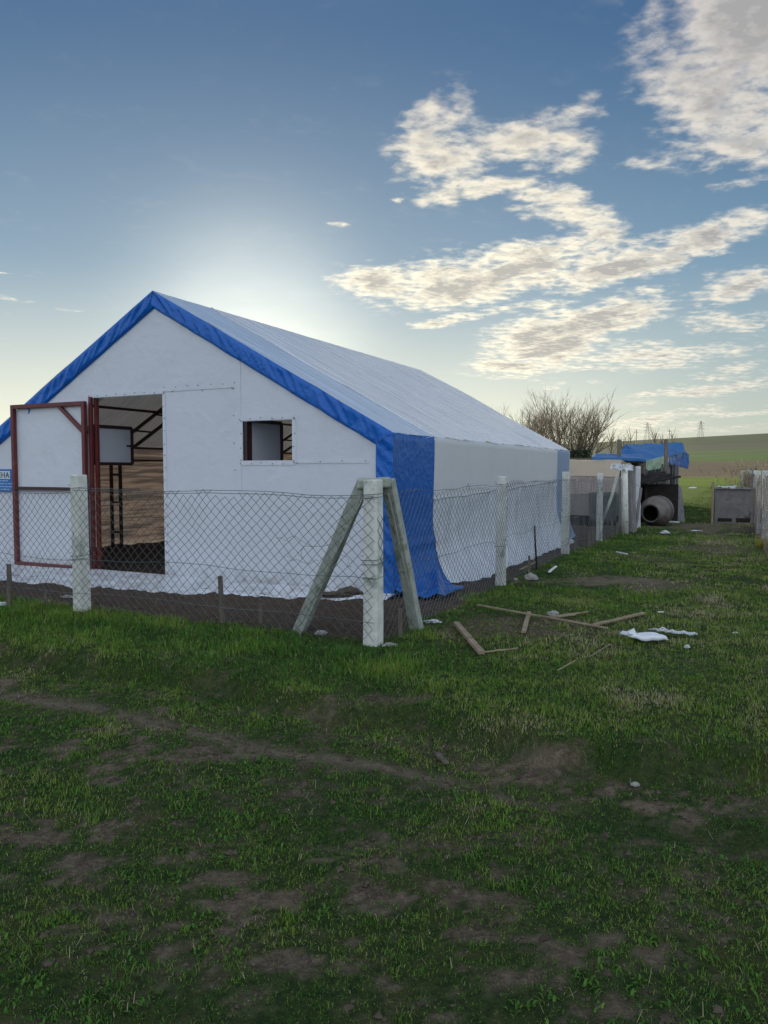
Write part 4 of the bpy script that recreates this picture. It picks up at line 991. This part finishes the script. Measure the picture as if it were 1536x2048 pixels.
def build_blue_shed():
    o = Vector(wor(-1, 19)); r = empty('patchwork_shed', o, label='ramshackle shed roofed with wrinkled blue tarpaulins behind the dark hut', cat='shed')
    def add(nm, mt, parts, thick=.01, amp=.05, f=1.6, rag=0.0):
        b = MB()
        for k, c in enumerate(parts): sheet(b, [Vector(q) - o for q in c], amp, f, k * 7, rag=rag)
        return b.build(nm, M[mt], r, thick=thick)
    Q = D
    add('roof_tarp', 'oldblue', [(Q(1250, 889, 29.5), Q(1364, 885, 35), Q(1372, 904, 34), Q(1290, 924, 27)), (Q(1240, 903, 29), Q(1252, 888, 29.5), Q(1292, 924, 27), Q(1262, 926, 26.5))], amp=.045, rag=.04)
    add('roof_tarp', 'blue', [(Q(1336, 905, 31), Q(1364, 897, 34), Q(1362, 934, 34), Q(1340, 930, 31)), (Q(1364, 897, 34), Q(1379, 909, 35.5), Q(1376, 938, 35.5), Q(1362, 934, 34))], amp=.05, rag=.05)
    add('porch_tarp', 'oldblue', [(Q(1190, 907, 26), Q(1284, 908, 25.5), Q(1290, 919, 24), Q(1184, 915, 24)), (Q(1184, 915, 24), Q(1290, 919, 24), Q(1291, 923, 24), Q(1185, 920, 24))], amp=.04)
    add('green_sheet', 'greenplastic', [(Q(1291, 922, 27), Q(1336, 910, 30.5), Q(1338, 936, 30.5), Q(1291, 942, 27))], amp=.06)
    b = MB()
    b.box((-3.5, 5.5, 0), (3.2, 5.56, 2.1)); 
    b.build('rear_boards', M['oldwood'], r)
    b = MB()
    for px, y0 in ((1288, 24.2), (1192, 24.3), (1281, 24.6)):
        t = Q(px, 919, y0); b.beam((t.x - o.x, t.y - o.y, -.1), (t.x - o.x, t.y - o.y, t.z - .02), .10, .10, up=(0, 1, 0))
    a = Q(1186, 921, 24.3) - o; c = Q(1290, 924, 24.3) - o; b.beam(a, c, .06, .08)
    b.build('porch_frame', M['oldwood'], r)
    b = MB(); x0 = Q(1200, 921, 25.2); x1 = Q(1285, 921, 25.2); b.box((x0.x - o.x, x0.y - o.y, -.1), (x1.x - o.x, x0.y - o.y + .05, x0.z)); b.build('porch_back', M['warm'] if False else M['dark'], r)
    # side palings facing the lane
    rs = random.Random(8); b = MB(); y = 16.6
    while y < 27.5:
        w = rs.uniform(.14, .34); h = rs.uniform(1.35, 1.62) + (.25 if y > 21 else 0); P = L3(.85 + rs.uniform(-.04, .04), y, -.1) - o; T = L3(.85 + rs.uniform(-.05, .05), y + rs.uniform(-.05, .05), h) - o
        b.beam(P, T, w, .03, up=(cos(A), -sin(A), 0), n=2, jit=.01, m=rs.choice((0, 0, 1, 1, 2))); y += w * .97
    b.build('side_paling', [M['corr'], M['greywood'], M['dark']], r)
    P = L3(-3.5, 27.5, -.1) - o; T = L3(.85, 27.5, -.1) - o; b = MB(); b.beam(P + Vector((0, 0, 1.0)), T + Vector((0, 0, 1.0)), .05, 2.0); b.build('end_wall', M['corr'], r)
    for px, top, base, Y, lab in ((1238, 879, 1000, 24.8, 'thick grey pole rising above the blue porch tarpaulin, left of two'), (1332, 879, 960, 25.2, 'dark pole rising through the blue roof, right of two')):
        t = Q(px, top, Y); x0 = Q(px, 1000, Y); b = MB(); b.tube([(x0.x, Y, -.1), (t.x, Y, t.z)], [.075, .065], 9)
        b.build('wooden_pole', M['oldwood'], None, label=lab, cat='pole', group='poles standing in the blue shed')
build_blue_shed()

def build_tank():
    Y = 22.4; a = D(1428, 1044, Y); c = D(1500, 1044, Y); g = hz(a.x, Y); o = Vector((a.x, Y, g)); w = (c.x - a.x) * 1.0; h = D(0, 978, Y).z - g
    r = empty('cement_trough', o, radians(-23), label='square grey trough with pale rim standing on the grass by the right fence', cat='trough')
    b = MB(); b.box((0, 0, -.05), (w, .05, h)); b.box((0, 1.0, -.05), (w, 1.05, h)); b.box((0, .05, -.05), (.05, 1.0, h - .003)); b.box((w - .05, .05, -.05), (w, 1.0, h - .003)); b.box((.05, .05, .3), (w - .05, 1.0, .34)); b.build('walls', M['tank'], r, bevel=.01)
    b = MB(); b.beam((-.02, -.02, h + .02), (w + .12, -.02, h + .02), .07, .045); b.beam((-.02, 1.06, h + .02), (w + .02, 1.06, h + .02), .07, .045); b.build('rim', M['greywood'], r, bevel=.005)
    b = MB(); b.beam((-.05, -.03, -.05), (-.05, -.03, h + .22), .06, .05, up=(0, 1, 0)); b.build('corner_stake', M['newwood'], r)
    b = MB(); b.beam((w + .06, -.02, -.05), (w + .06, -.02, h + .12), .07, .05, up=(0, 1, 0)); b.beam((w + .20, .1, -.05), (w + .20, .1, h + .16), .05, .05, up=(0, 1, 0)); b.build('corner_stake', M['greywood'], r)
    b = MB(); b.box((.10, -.012, .06), (w * .45, -.002, .16)); b.box((w * .55, -.012, .05), (w * .9, -.002, .17)); b.build('gap_shade', M['dark'], r)  # dark plates colour in the shade of gaps between the feet
    b = MB(); sheet(b, [o + Matrix.Rotation(radians(-23), 3, 'Z') @ Vector(q) for q in ((.05, -.08, h + .06), (.55, -.06, h + .05), (.6, .3, h + .05), (.1, .3, h + .06))], .07, 7, 2, 16, 10)
    b.build('white_cloth', M['ragwhite'], None, thick=.01, label='crumpled white cloth lying on the rim of the grey trough', cat='cloth')
    b = MB(); p = o + Matrix.Rotation(radians(-23), 3, 'Z') @ Vector((w + .13, .02, h + .10)); b.lathe([(-.12, .0), (-.12, .06), (0, .085), (.10, .08), (.11, 0)], p, (0, .3, 1), 12); b.build('yellow_bucket', M['newwood'], None, label='small yellowish pot hung on the right corner of the grey trough', cat='pot')
build_tank()

def fx(y): return 4.17 - .036 * (y - 9.5)
def build_far_fence():
    r = empty('lane_fence', wor(4.05, 9), label='weathered fence of concrete posts, netting and grey boards along the right edge of the lane', cat='fence'); o = Vector(wor(4.05, 9))
    rs = random.Random(2)
    for ly in (3.2, 6.3, 9.55, 12.9, 16.6, 20.4, 24.5, 29, 34):
        P = L3(fx(ly), ly, -.08) - o; b = MB(); b.beam(P, P + Vector((rs.uniform(-.04, .04), 0, 1.66)), .12, .11, up=(sin(A), cos(A), 0), taper=.95, n=3, jit=.004); b.build('post', M['concrete'], r, bevel=.01)
    b = MB()
    for a, c, sd_ in ((2.0, 9.55, 41), (9.55, 17, 43), (17, 26, 45)): fence_net(b, wor(fx(a) - .08, a), wor(fx(c) - .08, c), .04, 1.5, sd_, pitch=.11, sagk=1.4, r=.0018)
    for a, c in ((2.0, 17), (17, 34)):
        for zz in (1.48, .8): wire(b, wor(fx(a) - .08, a), wor(fx(c) - .08, c), zz, .0, r=.003)
    b.v = [tuple(Vector(v) - o) for v in b.v]; b.build('wire_net', M['rustwire'], r)
    b = MB(); y = 17.3
    while y < 36:
        w = rs.uniform(.10, .22); h = rs.uniform(1.42, 1.66)
        P = L3(fx(y) + .07 + rs.uniform(-.03, .03), y, -.1) - o; T = L3(fx(y) + .07 + rs.uniform(-.04, .04), y + rs.uniform(-.04, .04), h) - o
        b.beam(P, T, w, .03, up=(cos(A), -sin(A), 0), n=2, jit=.008, m=rs.choice((0, 0, 1, 2))); y += w * rs.choice((1.0, 1.05, 1.5))
    b.build('palings', [M['greywood'], M['oldwood'], M['corr']], r)
    b = MB(); sheet(b, [q - o for q in (L3(fx(12.4) + .05, 12.4, .85), L3(fx(15) + .05, 15, .8), L3(fx(15) + .05, 15, 0), L3(fx(12.4) + .05, 12.4, 0))], .04, 2, 3, 30, 8); b.build('low_blue_sheet', M['bluegrey'], r, thick=.01)
build_far_fence()

def tuft(name, cx, cy, n, h, sp, mt, label, cat, seed, wd=.008):
    rs = random.Random(seed); b = MB(); z = hz(cx, cy)
    for k in range(n):
        x = rs.gauss(0, sp); y = rs.gauss(0, sp); g = hz(cx + x, cy + y) - z; L = h * rs.uniform(.5, 1.1); a = rs.uniform(0, 2 * pi); ln = rs.uniform(.05, .45) * L
        p1 = Vector((x + cos(a) * ln * .3, y + sin(a) * ln * .3, g + L * .6)); p2 = Vector((x + cos(a) * ln, y + sin(a) * ln, g + L))
        b.tube([(x, y, g - .02), p1, p2], [wd / 2, wd / 2.4, wd / 6], 3)
        if h > 1 and rs.random() < .7: b.tube([p2 - (p2 - p1) * .3, p2 + (p2 - p1) * .15], [wd * 1.1, wd * .4], 4)
    o = b.build(name, M[mt], None, label=label, cat=cat); o.location = (cx, cy, z); return o
P = wor(4.2, 20.5); tuft('dry_reeds', P.x, P.y, 200, 1.75, .6, 'straw', 'tallest clump of dry reeds rising behind the board fence', 'reeds', 1, .009)
P = wor(4.3, 17.5); tuft('dry_reeds', P.x, P.y, 120, 1.6, .4, 'straw', 'clump of dry reeds nearest the right edge behind the fence', 'reeds', 2, .009)
P = wor(4.1, 24.5); tuft('dry_reeds', P.x, P.y, 110, 1.6, .6, 'straw', 'lower clump of dry reeds behind the far end of the board fence', 'reeds', 3, .009)
P = wor(4.18, 8.7); tuft('yellow_grass_tuft', P.x, P.y, 200, .22, .09, 'yellowgreen', 'sunlit yellow grass tuft at the foot of the right fence', 'grass tuft', 4, .010)

# ------------------------------------------------------------------ far things
def pylon(px, top, Y, lab, arms):
    t = D(px, top, Y); z0 = hz(t.x, Y); H = t.z - z0; r = empty('electricity_pylon', (t.x, Y, z0), label=lab, cat='pylon', group='pylons on the hill'); b = MB()
    w0, w1 = H * .13, H * .02; lv = [0, .22, .42, .58, .72, .84, .93, 1]
    W = lambda k: w0 * (1 - k) ** 1.25 + w1
    rr = H * .009
    for i in range(len(lv) - 1):
        a, c = lv[i], lv[i + 1]
        for sx, sy in ((-1, -1), (1, -1), (1, 1), (-1, 1)):
            b.beam((sx * W(a), sy * W(a), H * a), (sx * W(c), sy * W(c), H * c), rr, rr)
            b.beam((sx * W(a), sy * W(a), H * a), (-sx * W(c) if sy < 0 else sx * W(c), sy * W(c) if sy < 0 else -sy * W(c), H * c), rr * .6, rr * .6)
    b.build('lattice', M['pylon'], r)
    for k in arms:
        b = MB(); w = H * .17; b.beam((-w, 0, H * k), (w, 0, H * k), rr, rr); b.beam((-w, 0, H * k), (0, 0, H * (k + .06)), rr * .7, rr * .7); b.beam((w, 0, H * k), (0, 0, H * (k + .06)), rr * .7, rr * .7)
        for s in (-1, 1): b.beam((s * w, 0, H * k), (s * w, 0, H * (k - .06)), rr * .8, rr * .8)
        b.build('cross_arm', M['pylon'], r)
pylon(1295, 845, 640, 'lattice pylon on the skyline above the blue shed', (.62, .76, .89))
pylon(1402, 842, 640, 'lattice pylon on the skyline right of the blue shed', (.60, .74, .88))
for px, top, Y, lab in ((1273, 860, 120, 'tallest thin mast left of the pylon above the blue shed'), (1339, 858, 150, 'thin mast between the two pylons'), (1312, 868, 150, 'short thin mast just right of the left pylon')):
    t = D(px, top, Y); z0 = hz(t.x, Y); b = MB(); b.beam((0, 0, -.3), (0, 0, t.z - z0), .09, .09, up=(0, 1, 0)); b.beam((-.35, 0, (t.z - z0) * .93), (.35, 0, (t.z - z0) * .93), .05, .05)
    o = b.build('thin_mast', M['pylon'], None, label=lab, cat='mast', group='thin masts beyond the shed'); o.location = (t.x, Y, z0)
rs = random.Random(21)
def sapling(px, top, Y, lab, seed):
    t = D(px, top, Y); z0 = hz(t.x, Y); H = t.z - z0; q = random.Random(seed); r = empty('bare_sapling', (t.x, Y, z0), label=lab, cat='sapling', group='bare saplings beyond the shed'); b = MB(); c = MB()
    b.tube([(0, 0, -.2), (q.uniform(-.2, .2), 0, H * .5), (q.uniform(-.3, .3), 0, H)], [.07, .045, .02], 5); b.build('trunk', M['bark'], r)
    for k in range(26):
        z = H * q.uniform(.2, .95); a = q.uniform(0, 6.28); L = H * q.uniform(.15, .34); e = Vector((cos(a) * L * .5, sin(a) * L * .5, z + L))
        c.tube([(0, 0, z), e * .5 + Vector((0, 0, z * .5)), e], [.03, .022, .012], 3)
    c.build('branches', M['twig'], r)
for k, (px, top, Y, lab) in enumerate(((1222, 872, 62, 'bare sapling right beside the larger bare tree'), (1246, 876, 70, 'bare sapling just right of the left grey pole'), (1262, 870, 66, 'bare sapling left of the left pylon'), (1310, 866, 75, 'bare sapling directly right of the left pylon'),
                                       (1324, 872, 72, 'bare sapling just left of the dark right pole'), (1345, 868, 80, 'bare sapling right of the dark right pole'))): sapling(px, top, Y, lab, k + 40)
